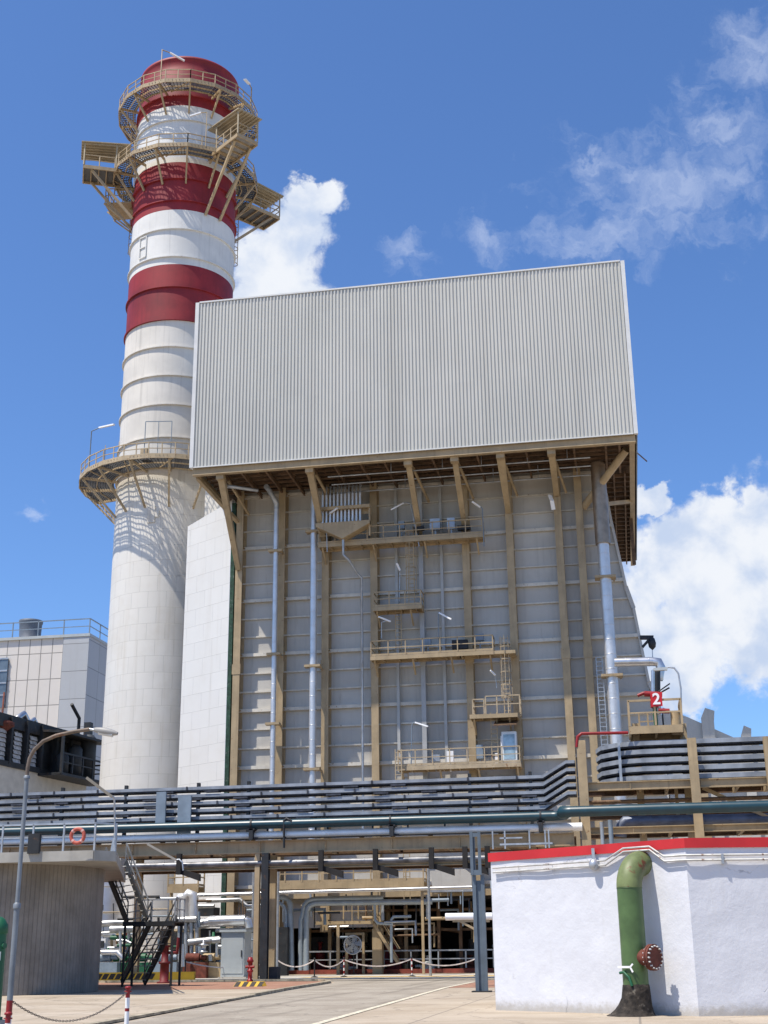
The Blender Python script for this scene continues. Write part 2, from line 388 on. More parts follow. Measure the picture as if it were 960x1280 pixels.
# kerb of the red pavement beside the road, yellowish paint worn off
kb = MB()
kp = [(-12.3, 30), (-14.1, 50), (-14.85, 58), (-15.35, 66), (-15.7, 70), (-16.4, 73), (-17.6, 75.4), (-60, 75.5)]
for a, b in zip(kp, kp[1:]): kb.bar((a[0]-.12, a[1], .05), (b[0]-.12, b[1], .05), .22, .13 if a[1] > 49 else .06)
struct(kb.build('kerb', mat('kerb paint', (.36, .31, .225), .9, var=.35, scale=1.5, rust=(.15, .13, .1), rustamt=.12)))
ln = MB(); lp = [(-8.0, 5), (-7.42, 31), (-7.9, 45), (-8.42, 60), (-8.3, 70)]
for a, b in zip(lp, lp[1:]): ln.bar((a[0]+.1, a[1], .012), (b[0]+.1, b[1], .012), .2, .012)
struct(ln.build('road_edge_line', mat('worn line paint', (.62, .56, .42), .9, var=.2, scale=3, rust=(.35, .32, .27), rustamt=.14)))
struct(MB().box((-30, 74.6, .006), (-5, 75.55, .012)).build('dark_cross_strip', mat('drain grating', (.03, .03, .03), .9, var=.3)))  # thin dark strip laid across the ground
hz = MB(); hk = MB()
x = -21.0
while x < -6.5:
    hz.add([(x, 84.2, .016), (x+.75, 84.2, .016), (x+1.5, 87.2, .016), (x+.75, 87.2, .016)], [(0, 1, 2, 3)])
    hk.add([(x+.75, 84.2, .016), (x+1.25, 84.2, .016), (x+2.0, 87.2, .016), (x+1.5, 87.2, .016)], [(0, 1, 2, 3)])
    x += 1.25
struct(hz.build('road_hatching', mat('faded yellow hatch', (.62, .42, .13), .9, var=.2, scale=3), recalc=False)); struct(hk.build('road_hatching', mat('faded black hatch', (.12, .1, .08), .9, var=.3), recalc=False))

# ------------------------------------------------------------------ boiler house
BX0, BX1, BY0, BY1, BZ0, BZ1 = -31.4, 2.68, 90., 123.5, 37.3, 51.5
boiler = root('boiler_house', 'tall grey boiler casing with beige steel columns under a corrugated metal upper box', 'boiler house', (-14, 97, 0))
def zdrop(mb, x0, x1, y, z0, z1, lx=-29.5): pass
# upper cladding, trapezoid sheet profile
def corr(mb, a, b, z0, z1, pitch=.275, dep=.085, nrm=(0, -1)):
    a = Vector(a); b = Vector(b); Lg = (b-a).length; n = round(Lg/pitch); u = (b-a)/n; nn = Vector(nrm)
    prof = [(0, 0), (.34, 0), (.5, 1), (.84, 1), (1, 0)]
    P_ = [a]
    for i in range(n):
        for t, hh in prof[1:]: P_.append(a+u*(i+t)+nn*dep*hh)
    k = len(P_)
    mb.add([(p.x, p.y, z0) for p in P_]+[(p.x, p.y, z1) for p in P_], [(i, i+1, k+i+1, k+i) for i in range(k-1)])
cl = MB(); V2 = lambda x, y: Vector((x, y))
corr(cl, V2(BX0+.2, BY0), V2(BX1-.2, BY0), BZ0, BZ1)
corr(cl, V2(BX0, BY1), V2(BX0, BY0+.2), BZ0, BZ1, nrm=(-1, 0))
corr(cl, V2(BX1, BY0+.2), V2(BX1, BY1), BZ0, BZ1, nrm=(1, 0))
corr(cl, V2(BX1, BY1), V2(BX0, BY1), BZ0, BZ1, nrm=(0, 1))
def clad_mat():
    m = bpy.data.materials.new('corrugated sheet'); m.use_nodes = True; t = m.node_tree; q = NG(t); b = t.nodes['Principled BSDF']
    b.inputs['Roughness'].default_value = .45; b.inputs['Metallic'].default_value = .1
    co = t.nodes.new('ShaderNodeTexCoord').outputs['Object']
    cc = q.mix(q.ramp(q.noise(co, .12, 5, .6), .3, .7), (.5, .49, .44, 1), (.56, .545, .49, 1))
    sx = t.nodes.new('ShaderNodeSeparateXYZ'); t.links.new(co, sx.inputs[0])
    wn = t.nodes.new('ShaderNodeTexWhiteNoise'); wn.noise_dimensions = '3D'
    t.links.new(q.comb(q.math('FLOOR', q.math('MULTIPLY', q.math('ADD', sx.outputs[0], q.math('MULTIPLY', sx.outputs[1], 1.)), .91)), q.math('FLOOR', q.math('MULTIPLY', sx.outputs[2], .141)), 0.), wn.inputs['Vector'])
    cc = q.mix(q.math('MULTIPLY', wn.outputs['Value'], .16), cc, (.4, .39, .355, 1))
    s = q.noise(q.vmath('MULTIPLY', co, (1.2, 1.2, .03)), 1., 4, .6)
    cc = q.mix(q.math('MULTIPLY', q.ramp(s, .5, .8), .25), cc, (.34, .32, .27, 1))
    t.links.new(cc, b.inputs['Base Color']); return m
cladm = clad_mat()
cl.build('upper_cladding', cladm, boiler, recalc=False)
tr = MB()
for X in (BX0, BX1):
    s_ = 1 if X < 0 else -1
    tr.box((X-s_*.11, BY0-.1, BZ0-.05), (X+s_*.19, BY0+.22, BZ1+.06))
tr.box((BX0+.22, BY0-.12, BZ1), (BX1-.22, BY0+.05, BZ1+.12)); tr.box((BX0+.22, BY0-.1, BZ0-.08), (BX1-.22, BY0+.02, BZ0))
tr.build('cladding_trim', mat('trim white', (.62, .62, .6), .45, var=.04), boiler)
MB().box((BX0+.1, BY0+.2, BZ1-.3), (BX1-.1, BY1-.1, BZ1-.05)).build('roof', cladm, boiler)
# soffit framing under the box
sf = MB()
sf.box((BX0+.1, BY0+.15, 36.72), (BX1-.1, BY0+.22, 37.25)).box((BX0+.1, BY0+.05, 36.66), (BX1-.1, BY0+.45, 36.73))
sf.build('front_beam', beige, boiler)
for X in (BX0+.35, BX1-.35):
    b_ = MB(); b_.box((X-.2, BY0+.46, 36.72), (X+.2, BY1-.2, 36.8)).box((X-.04, BY0+.46, 36.8), (X+.04, BY1-.2, 37.2)); b_.build('side_beam', beige, boiler)
colx = [-29.15, -25.65, -22.05, -18.15, -14.4, -10.85, -7.4, -3.6, -1.95]
xx = [-27.6, -24.0, -20.2, -16.3, -12.6, -9.2, -5.5, .4, 1.4]
for X in xx + colx: MB().bar((X, BY0+.5, 37.0), (X, 97.0, 37.0), .14, .34).build('rafter', brown, boiler)
for k in range(7): MB().bar((BX0+.4, BY0+1.0+k*.9, 37.28), (BX1-.4, BY0+1.0+k*.9, 37.28), .1, .16).build('purlin', brown, boiler)
y = 98.2
while y < BY1-.5:
    for a, b in ((BX0+.4, -30.2), (.1, BX1-.5)): MB().bar((a, y, 37.05), (b, y, 37.05), .12, .26).build('rafter', brown, boiler)
    y += 1.15
for X in (.9, 1.75): MB().bar((X, 97.2, 36.9), (X, BY1-.5, 36.9), .12, .2).build('purlin', brown, boiler)
for k in range(14):
    x_ = BX0+1.5+k*2.4; MB().bar((x_, BY0+.6, 37.45), (x_+2.2, 96.5, 37.45), .07).build('wind_brace', brown, boiler)
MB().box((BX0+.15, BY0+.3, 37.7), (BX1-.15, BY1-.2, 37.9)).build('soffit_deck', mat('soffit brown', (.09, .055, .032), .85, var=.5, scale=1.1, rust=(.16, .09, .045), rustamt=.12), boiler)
# small pipes running under the soffit
sp = MB()
for yy, zz_ in ((92.2, 36.5), (93.6, 36.35), (95.2, 36.2)): sp.tube([(-21, yy, zz_), (-.8, yy, zz_)], .06, 6)
for X in (-16, -12, -9, -5.5, -2.5): sp.bar((X, 92.2, 36.5), (X, 92.2, 37.3), .06); sp.bar((X+.6, 95.2, 36.2), (X+.6, 95.2, 37.3), .06)
sp.tube([(-29.6, 92, 36.4), (-28.6, 92, 36.2), (-27.0, 93.5, 36.3)], .14, 8)
sp.build('soffit_pipe', galv, boiler)

# casing wall with its girts as relief; the right edge follows the sloping inlet duct
prof = [(.18, 37.6), (.18, 36.4), (.5, 33.2), (1.29, 27.6), (1.75, 25.9), (2.18, 22.3), (2.45, 20.2), (3.09, 18.6)]
cw = MB()
FY = 97.1
pts = [(-29.6, FY, 5.3), (3.2, FY, 5.3)] + [(p[0], FY, p[1]) for p in reversed(prof)] + [(-29.6, FY, 37.6)]
cw.slab(pts, (0, 22, 0))
def edge_x(z):
    for (xa, za), (xb, zb) in zip(prof, prof[1:]):
        if zb <= z <= za: return xa+(xb-xa)*(za-z)/max(1e-6, za-zb)
    return 3.0 if z < 18.6 else .18
gz = 37.0-.08; k = 0
zs = [32.57+1.467*j for j in range(-18, 4)]
girt_list = []
for j, z in zip(range(-18, 4), zs):
    big = j % 3 == 0
    h = .13 if big else .06
    if z > 5.8: girt_list.append((z, h, .3 if big else .17))
# edge strip on the slanting side
for (xa, za), (xb, zb) in zip(prof[1:], prof[2:]): cw.bar((xa-.1, FY-.16, za), (xb-.1, FY-.16, zb), .2, .3)
# joints in the casing sheets
for a in colx[:-1]: cw.box((a+.9, FY-.03, 5.4), (a+.96, FY-.001, 37.1))
cw.build('casing_wall', casing, boiler)
for z, h, dp_ in girt_list: MB().box((-29.5, FY-dp_, z-h), (edge_x(z)-.05, FY-.003, z+h)).build('girt', girtm, boiler)
MB().box((-29.45, 97.15, 3.2), (-18.5, 97.35, 5.29)).build('lower_panel', casing, boiler)
for i, X in enumerate(colx):
    z0 = {-14.4: 13, -10.85: 5.7, -7.4: 5.7, -22.05: 2.9}.get(X, 0)
    c = MB(); wd = .34 if X == -14.4 else .56
    mm = bluegrey if X == -14.4 else beige
    c.box((X-wd/2, 96.0, z0), (X+wd/2, 96.08, 37.3)); c.box((X-.05, 96.08, z0), (X+.05, 97.0, 37.3)); c.box((X-wd/2, 97.0, z0), (X+wd/2, 97.09, 37.3))
    c.box((X-wd/2-.06, 95.97, 22.1), (X+wd/2+.06, 96.0, 22.9))
    if wd > .5:
        for z in zs[::3]: c.box((X-wd/2+.02, 96.09, z-.02), (X+wd/2-.02, 96.99, z+.02))
    c.build('column', (mat('grey column', (.36, .36, .35), .5, var=.08) if X == -14.4 else mm), boiler)
for X in (-16.45, -12.85): MB().box((X-.11, 96.6, 14.2), (X+.11, 96.85, 36.9)).build('cable_duct', mat('cable duct grey', (.4, .4, .38), .5, var=.06), boiler)
# knee brackets from the column faces out to the front beam
for X, zb, w0 in ((-29.15, 30.6, .5), (-22.05, 32.0, .5), (-14.4, 32.6, .42), (-10.85, 32.9, .42), (-7.4, 33.9, .62), (-3.6, 35.0, .5)):
    k = MB(); k.bar((X, BY0+.6, 36.75), (X, 95.9, zb), .52 if w0 > .45 else .36, w0, up=(1, 0, 0), w2=.26, h2=.4)
    k.box((X-.3, BY0+.3, 36.3), (X+.3, BY0+.9, 36.7)); k.build('bracket', beige, boiler)
    MB().bar((X+.75, 96.0, 35.2), (X+.1, 92.2, 36.8), .16, .16).build('brace', beige, boiler)
b_ = MB(); b_.bar((BX0+.3, 90.8, 36.7), (-29.3, 96.2, 34.6), .3, .26); b_.build('brace', beige, boiler)
MB().tube([(-1.6, 96.4, 34.0), (1.9, 92.5, 37)], .3, 10).build('brace', beige, boiler)
MB().bar((BX1-.5, 108.5, 36.8), (BX1-.5, 108.5, 32.6), .3, .3).build('brace', brown, boiler)
MB().bar((BX1-.5, 104.0, 36.8), (-.2, 99, 35), .3, .3).build('brace', beige, boiler)
# space below the casing
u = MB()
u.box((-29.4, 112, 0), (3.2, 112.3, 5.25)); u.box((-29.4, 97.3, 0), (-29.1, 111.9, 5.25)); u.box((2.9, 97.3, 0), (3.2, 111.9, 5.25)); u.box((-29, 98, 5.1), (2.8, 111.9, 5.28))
u.build('undercroft_wall', black, boiler)  # black colour deepens the shade of this space
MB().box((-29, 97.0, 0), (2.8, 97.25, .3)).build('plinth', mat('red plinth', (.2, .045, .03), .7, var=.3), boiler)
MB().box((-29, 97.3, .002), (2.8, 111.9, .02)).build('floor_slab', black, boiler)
# bottom header of the casing seen over the opening
MB().box((-29.3, 96.3, 5.25), (-4.0, 97.0, 5.7)).build('sill_beam', beige, boiler)
# dark green strip at the corner by the flue duct
MB().box((-29.95, 96.3, 3), (-29.62, 97.4, 36.4)).build('seal_strip', mat('green strip', (.02, .06, .035), .7, var=.4, scale=3, rust=(.1, .12, .1), rustamt=.08), boiler)
# hopper ladders, landings
def landing(x0, x1, z, ydep=1.5, railing=True, rh=1.15, y1=95.95, step=1.35, extra=None, m=beige):
    y0 = y1-ydep
    p = MB(); p.box((x0, y0, z-.32), (x1, y0+.08, z-.02)); p.box((x0, y0+.08, z-.1), (x1, y1, z-.03)); p.box((x0, y1-.08, z-.3), (x1, y1, z-.1))
    for X in (x0+.04, x1-.04): p.box((X-.04, y0+.08, z-.3), (X+.04, y1-.08, z-.1))
    x = x0+.9
    while x < x1-.3: p.bar((x, y0+.1, z-.22), (x, y1, z-.22), .07, .16); x += 1.2
    x = x0+.3
    while x < x1: p.bar((x, y0+.15, z-.3), (x, y1, z-1.25), .12, .12); x += max(2.6, (x1-x0)/3.2)
    o = p.build('landing', m, boiler)
    if railing:
        r_ = MB(); rail(r_, [(x0+.05, y1-.1, z), (x0+.05, y0+.04, z), (x1-.05, y0+.04, z), (x1-.05, y1-.1, z)], rh, step, .038, toe=True)
        r_.build('railing', m, o)
    return o
def ux(px, Y=94.5, py=800): return U(px, py, Y).x
def uz(py, px, Y=94.5): return U(px, py, Y).z
LA = uz(673, 500); LB = uz(757, 500); LC = uz(816, 550); LD = uz(892, 615); LE = uz(955, 580)
landing(ux(398, py=680), ux(604, py=675), LA)
landing(ux(466, py=757), ux(527, py=757), LB)
landing(ux(463, py=818), ux(617, py=814), LC)
MB().box((ux(617, py=814), 94.5, LC-.3), (ux(644, py=813), 95.95, LC-.05)).build('landing', beige, boiler)
od = landing(ux(587, py=892), ux(647, py=891), LD, railing=False)
rr = MB(); rail(rr, [(ux(588), 95.9, LD), (ux(588), 94.54, LD), (ux(602), 94.54, LD)], 1.1, .6, .04); rail(rr, [(ux(604), 94.54, LD), (ux(646), 94.54, LD), (ux(646), 95.9, LD)], 1.3, .8, .04); rr.build('railing', beige2, od)
landing(ux(497, py=957), ux(651, py=955), LE, m=beige2)
ld = MB(); ladder(ld, ux(512, py=715), 95.3, LB, LA+1, cage=True, r=.03); ld.build('ladder', beige, boiler)
ld = MB(); ladder(ld, ux(496, py=790), 95.3, LC, LB, r=.03); ld.build('ladder', beige, boiler)
ld = MB(); ladder(ld, ux(632, py=850), 95.2, LD, LC+1.1, cage=True, r=.035); ld.build('ladder', beige2, boiler)
ld = MB(); ladder(ld, ux(617, py=925), 95.2, LE, LD+.2, r=.035); ld.build('ladder', beige2, boiler)
ld = MB(); ladder(ld, ux(499, py=960), 94.2, LE-3.5, LE+1.2, cage=False, r=.035); ld.build('ladder', beige2, boiler)
ld = MB(); ladder(ld, ux(505, py=1000), 95.2, 5, LE, r=.03); ld.build('ladder', beige, boiler)
ld = MB(); ladder(ld, U(740, 780, 95.8).x+.35, 95.8, 14, 22, r=.03); ld.build('ladder', galv, boiler)
# glazed cabinet with a canopy on the lowest high landing
cb = MB(); a = U(628, 948, 94.9); b = U(645, 914, 94.9)
cb.box((a.x, 94.9, LE), (b.x, 95.8, b.z)); c = cb.build('glazed_cabinet', mat('cabinet frame', (.7, .74, .76), .4, var=.05), boiler)
MB().box((a.x+.12, 94.88, LE+.3), (b.x-.12, 94.9, b.z-.2)).build('pane', pane, c)
MB().slab([(a.x-.5, 94.3, b.z+.35), (b.x+.1, 94.3, b.z+.35), (b.x+.1, 95.9, b.z+.9), (a.x-.5, 95.9, b.z+.9)], (0, 0, .08)).build('canopy', brown, boiler)
MB().box((ux(620), 95, LE), (ux(628), 95.5, LE+2.0)).box((ux(612), 95.2, LE), (ux(616), 95.6, LE+.8)).build('instrument_box', whitep, boiler)
# instrument boxes and valves on the landings
for px, py, sx, sz, mm in ((502, 657, .5, .6, bluegrey), (523, 661, .9, .3, dark), (580, 660, 1.0, .35, dark), (535, 803, .45, .5, bluegrey), (600, 797, .6, .5, bluegrey), (575, 806, 1.2, .7, dark), (544, 656, .8, .9, galv), (564, 655, .6, .9, galv), (600, 940, .5, 1.0, bluegrey), (545, 948, .6, .5, galv), (563, 946, .5, .8, whitep)):
    p = U(px, py, 95.4); MB().box((p.x-sx/2, 95.2, p.z-sz/2), (p.x+sx/2, 95.6, p.z+sz/2)).box((p.x-.05, 95.35, p.z-sz/2-.7), (p.x+.05, 95.45, p.z-sz/2)).build('instrument_box', mm, boiler)
# ------------------------------------------------------------------ chimney stack
SX, SY, SR = -39.4, 108.0, 5.08
stack = root('chimney_stack', 'very tall round smokestack, cream below with red and white bands on top and steel platforms', 'smokestack', (SX, SY, 0))
vdir = math.atan2(-SY, -SX)                     # angle of the side facing the viewpoint
def SP(r_, ang, z):                          # ang: 0 = towards the viewpoint, + = its right side, degrees
    t = vdir + R(ang); return Vector((SX+r_*math.cos(t), SY+r_*math.sin(t), z))
sheets = slab_mat('stack sheet cladding', (.68, .65, .59), 1.6, 1.42, seam=.76, mortar=.018, stain=.24, var=.025)
MB().lathe((SX, SY, 0), [(SR, 0), (SR, 41.4)], 96, uv=True).build('lower_shaft', sheets, stack)
MB().lathe((SX, SY, 0), [(SR-.02, 41.4), (SR-.02, 57.3)], 96).build('middle_shaft', offw, stack)
for nm, a, b, mm in (('red_band', 57.3, 63.2, red), ('white_band', 63.2, 69.1, cream), ('red_band', 69.1, 74.4, red), ('white_band', 74.4, 80.9, cream)):
    MB().lathe((SX, SY, 0), [(SR-.02, a), (SR-.02, b)], 96).build(nm, mm, stack)
MB().lathe((SX, SY, 0), [(SR-.02, 80.9), (SR-.02, 85.1), (SR-.12, 85.5), (SR-.12, 86.4), (SR-.02, 86.5), (SR-.02, 86.75), (SR-.35, 86.75), (SR-.4, 84)], 96).build('red_band', red, stack)
for z in (42.6, 45.6, 48.8, 51.7, 54.6):
    MB().lathe((SX, SY, z), [(SR-.02, -.06), (SR+.16, -.05), (SR+.16, .05), (SR-.02, .06)], 96, smooth=False).build('stiffener_ring', offw, stack)
for z, mm in ((57.35, red), (60.8, red), (64.0, cream), (67.0, cream), (70.1, red), (79.2, cream), (82.0, red)):
    MB().lathe((SX, SY, z), [(SR-.02, -.06), (SR+.16, -.05), (SR+.16, .05), (SR-.02, .06)], 96, smooth=False).build('stiffener_ring', mm, stack)
MB().lathe((SX, SY, 72.6), [(SR-.02, -.15), (SR+.2, -.13), (SR+.2, .13), (SR-.02, .15)], 96, smooth=False).build('stiffener_ring', red, stack)
# weld seams of the upper plates (thin plates, read as faint vertical lines)
decku = mat('deck plate underside', (.11, .11, .11), .6, .2, var=.15)
grate = mat('deck grating', (.3, .29, .27), .7, .2, var=.15)
def ring_platform(z, Ro, drop, a0, a1, nseg, nbr, m=beige, Ri=None):
    Ri = Ri or SR+.25
    p = MB(); st = (a1-a0)/nseg
    for i in range(nseg):                  # open grating: upright flats, crossed
        t0, t1 = a0+i*st, a0+(i+1)*st
        rr_ = Ri+.15
        while rr_ < Ro:
            p.bar(SP(rr_, t0, z-.07), SP(rr_, t1, z-.07), .02, .14); rr_ += .23
        k_ = max(2, int(math.radians(st)*Ro/.33))
        for j in range(k_): t = t0+st*j/k_; p.bar(SP(Ri, t, z-.07), SP(Ro, t, z-.07), .02, .13)
    o = p.build('platform', decku, stack)
    f = MB()
    for i in range(nseg):
        t0, t1 = a0+i*st, a0+(i+1)*st
        f.bar(SP(Ro, t0, z-.1), SP(Ro, t1, z-.1), .09, .42); f.bar(SP(Ri+.3, t0, z-.15), SP(Ri+.3, t1, z-.15), .08, .2); f.bar(SP((Ri+Ro)/2, t0, z-.14), SP((Ri+Ro)/2, t1, z-.14), .07, .14)
        if i % 2: f.bar(SP(Ri, t0, z-.16), SP(Ro, t1, z-.16), .08, .1)
    f.build('edge_beam', m, o)
    for i in range(nbr+(0 if a1-a0 >= 359 else 1)):
        t = a0+(a1-a0)*i/nbr
        b_ = MB(); b_.bar(SP(SR, t, z-.2), SP(Ro, t, z-.2), .16, .24); b_.bar(SP(Ro-.2, t, z-.3), SP(SR, t, z-drop), .16, .18); b_.build('bracket', m, o)
    r_ = MB(); pts = [SP(Ro-.05, a0+i*st, z+.02) for i in range(nseg+1)]
    rail(r_, pts, 1.15, 1.5, .04); 
    r_.build('railing', m, o)
    return o
pt = ring_platform(82.5, 7.1, 2.5, 0, 360, 18, 14)
pm = ring_platform(75.1, 7.2, 3.1, 0, 360, 16, 14)
pl = ring_platform(42.6, 8.5, 3.6, -125, 95, 14, 9, beige2)
# three sampling bays with roofs on the middle platform
for ang, Ln, low in ((32, 4.6, 4.2), (-86, 4.1, 3.2), (122, 4.8, 3.2)):
    t = vdir+R(ang); er = Vector((math.cos(t), math.sin(t), 0)); et = Vector((-math.sin(t), math.cos(t), 0)); W_ = 1.15 if ang == 32 else 1.4
    O = Vector((SX, SY, 75.1))
    def q3(r_, s_, z_): return O+er*r_+et*s_+Vector((0, 0, z_))
    b_ = MB(); r0, r1 = 6.4, 7.2+Ln-1.2
    b_.slab([q3(r0, -W_, -.06), q3(r1, -W_, -.06), q3(r1, W_, -.06), q3(r0, W_, -.06)], (0, 0, -.05))
    o = b_.build('sampling_deck', grate if ang == 32 else decku, stack)
    f = MB()
    for s_ in (-W_, W_): f.bar(q3(r0, s_, -.2), q3(r1, s_, -.2), .12, .36)
    f.bar(q3(r1, -W_, -.2), q3(r1, W_, -.2), .12, .36)
    for k in range(1, 5): rr_ = r0+(r1-r0)*k/5; f.bar(q3(rr_, -W_, -.2), q3(rr_, W_, -.2), .1, .2)
    f.build('edge_beam', beige, o)
    for s_ in (-W_*.8, W_*.8): MB().bar(q3(r1-.8, s_, -.35), q3(SR, s_*.9, -low-2.0), .22, .22).build('bracket', beige, o)
    rr_ = MB(); rail(rr_, [q3(7.1, -W_, 0), q3(r1, -W_, 0), q3(r1, W_, 0), q3(7.1, W_, 0)], 1.15, 1.3, .045); rr_.build('railing', beige, o)
    ro = MB(); ro.slab([q3(5.7, -W_-.25, 2.78), q3(r1+.35, -W_-.25, 2.45), q3(r1+.35, W_+.25, 2.45), q3(5.7, W_+.25, 2.78)], (0, 0, .09))
    for k in range(7): s_ = -W_+k*W_/3; ro.bar(q3(6.5, s_, 2.6), q3(r1+.35, s_, 2.38), .09, .1)
    for rr2 in (7.0, r1):
        for s_ in (-W_, W_): ro.bar(q3(rr2, s_, 0), q3(rr2, s_, 2.5), .12)
    ro.build('canopy', mat('canopy sheet', (.4, .33, .22), .6, var=.12, streak=.3), o)
# stair ladders with cages between the levels, on the hidden and the left sides
for ang, za, zb in ((-112, 75.1, 82.5), (-120, 66.5, 75.1), (118, 66, 75.1)):
    l_ = MB(); p = SP(SR+.45, ang, 0); t = vdir+R(ang); et = Vector((-math.sin(t), math.cos(t), 0)); er = Vector((math.cos(t), math.sin(t), 0))
    for s_ in (-.25, .25): l_.bar(p+et*s_+Vector((0, 0, za)), p+et*s_+Vector((0, 0, zb)), .06)
    z = za
    while z < zb: l_.bar(p+et*.25+Vector((0, 0, z)), p-et*.25+Vector((0, 0, z)), .04); z += .35
    z = za+2
    while z < zb:
        pts = [p+et*.45*math.cos(a)+er*.75*math.sin(a)+Vector((0, 0, z)) for a in [math.pi*i/6 for i in range(7)]]
        for i in range(6): l_.bar(pts[i], pts[i+1], .05, .06)
        z += .9
    for a in [math.pi*i/4 for i in range(5)]:
        q_ = p+et*.45*math.cos(a)+er*.75*math.sin(a); l_.bar(q_+Vector((0, 0, za+2)), q_+Vector((0, 0, zb)), .04)
    l_.build('caged_ladder', beige, stack)
# lower small landing on the left below the middle platform
l_ = MB(); l_.slab([SP(SR, -125, 72.7), SP(8.0, -118, 72.7), SP(8.0, -95, 72.7), SP(SR, -90, 72.7)], (0, 0, -.1)); 
for a in (-118, -106, -95): l_.bar(SP(8.0, a, 72.6), SP(SR, a, 70.0), .14)
rail(l_, [SP(SR+.2, -122, 72.7), SP(7.9, -118, 72.7), SP(7.9, -95, 72.7), SP(SR+.2, -92, 72.7)], 1.6, .9, .04); l_.build('landing', beige, stack)
# inspection hatch and lamp arms on the shaft
l_ = MB(); p = SP(SR+.03, -48, 65.6)
t = vdir+R(-48); et = Vector((-math.sin(t), math.cos(t), 0)); er = Vector((math.cos(t), math.sin(t), 0))
for a, b in (((-.45, -1.1), (.45, -1.1)), ((.45, -1.1), (.45, 1.1)), ((.45, 1.1), (-.45, 1.1)), ((-.45, 1.1), (-.45, -1.1)), ((-.45, 0), (.45, 0))):
    l_.bar(p+et*a[0]+Vector((0, 0, a[1])), p+et*b[0]+Vector((0, 0, b[1])), .09)
l_.build('hatch_frame', cream, stack)
def strip_light(par_, foot, top, arm_end, r_=.045, mp=beige, w_=.2):
    a = MB(); mid = [Vector(foot), Vector(top)]; 
    k = Vector(top)+(Vector(arm_end)-Vector(top))*.35+Vector((0, 0, .12)); a.tube(mid+[k], r_, 6)
    o = a.build('lamp_arm', mp, par_); b_ = MB(); b_.bar(k, arm_end, w_, .12); b_.build('lamp', lampm, o); return o
strip_light(stack, SP(7.05, -24, 82.5), SP(7.05, -24, 86.1), SP(6.3, -6, 85.2), .06)
strip_light(stack, SP(7.0, 62, 82.5), SP(7.0, 62, 85.0), SP(7.6, 45, 84.4), .05, w_=.3)
strip_light(stack, SP(7.1, 14, 75.1), SP(7.1, 14, 79.0), SP(6.6, 1, 78.6), .05)
strip_light(stack, SP(8.4, -62, 42.6), SP(8.4, -62, 46.2), SP(8.3, -40, 46.0), .05, mp=bluegrey)
l_ = MB(); p = [SP(8.3, -18, 42.6), SP(8.3, -18, 45.8), SP(8.3, -2, 45.8), SP(8.3, -2, 42.6)]
for a, b in zip(p, p[1:]): l_.bar(a, b, .06)
l_.bar((p[1]+p[2])/2, (p[0]+p[3])/2, .05); l_.build('pipe_frame', bluegrey, stack)
bx = MB()
for a, s_, h in ((-20, .6, .9), (14, .35, .8), (20, .6, .5), (27, .35, 1.1), (33, .5, .8), (40, 1.0, 1.1), (47, .6, .8)):
    p = SP(7.4, a, 42.65); bx.box((p.x-s_/2, p.y-.3, p.z), (p.x+s_/2, p.y+.3, p.z+h))
bx.build('valve_box', beige2, stack)
l_ = MB()
for a in (-46, -35, 12, 24, 36, 48): l_.bar(SP(8.35, a, 42.6), SP(8.35, a, 44.2), .05)
l_.build('hanger', beige2, stack)
w_ = MB()
for (a, z0, z1) in ((-20, 37.5, 39), (-16, 38, 38.6)): p = SP(SR+.05, a, z0); w_.box((p.x-.35, p.y-.05, z0), (p.x+.35, p.y+.1, z1))
w_.build('sample_port', offw, stack)

# ------------------------------------------------------------------ flue duct between boiler and stack
duct = root('flue_duct', 'bright white sheet clad duct wall slanting from the beige corner column back to the smokestack', 'duct', (-32, 99, 0))
A = (-30.0, 96.8); B = (-34.95, 99.97)
dd = Vector((B[0]-A[0], B[1]-A[1], 0)); Ld = dd.length
sheets2 = slab_mat('duct sheet cladding', (.66, .645, .61), 2.2, 1.42, seam=.8, mortar=.02, stain=.14, var=.015)
mb = MB()
mb.quv((A[0], A[1], 0), (B[0], B[1], 0), (B[0], B[1], 35.9), (A[0], A[1], 36.9), ((0, 0), (Ld, 0), (Ld, 35.9), (0, 36.9)))
mb.add([(A[0], A[1], 36.9), (B[0], B[1], 35.9), (B[0]+3, B[1]+9, 35.9), (A[0], A[1]+16, 36.9)], [(0, 1, 2, 3)])
mb.add([(A[0], A[1], 3.2), (A[0], A[1]+16, 3.2), (B[0]+3, B[1]+9, 3.2), (B[0], B[1], 3.2)], [(0, 1, 2, 3)])
mb.build('duct_wall', sheets2, duct, recalc=False)
hd = MB(); hp_ = [SP(SR+.02, 12, 0), SP(SR+.12, 26, 0), SP(SR+.5, 42, 0), Vector((-34.4, 102.6, 0)), Vector((-32.6, 102.7, 0)), Vector((-30.4, 103.3, 0)), Vector((-28, 105, 0))]
u_ = 0
for i in range(len(hp_)-1):
    a_, b_ = hp_[i], hp_[i+1]; L_ = (b_-a_).length; hd.sm.add(len(hd.f))
    hd.quv((a_.x, a_.y, 33), (b_.x, b_.y, 33), (b_.x, b_.y, 42.2), (a_.x, a_.y, 42.2), ((u_, 33), (u_+L_, 33), (u_+L_, 42.2), (u_, 42.2))); u_ += L_
hd.build('duct_hood', sheets, duct, recalc=False)
sc_ = MB(); sc_.bar((A[0]-.02, A[1]-.06, 3.2), (A[0]-.02, A[1]-.06, 36.9), .12, .12); sc_.build('corner_flashing', alu, duct)

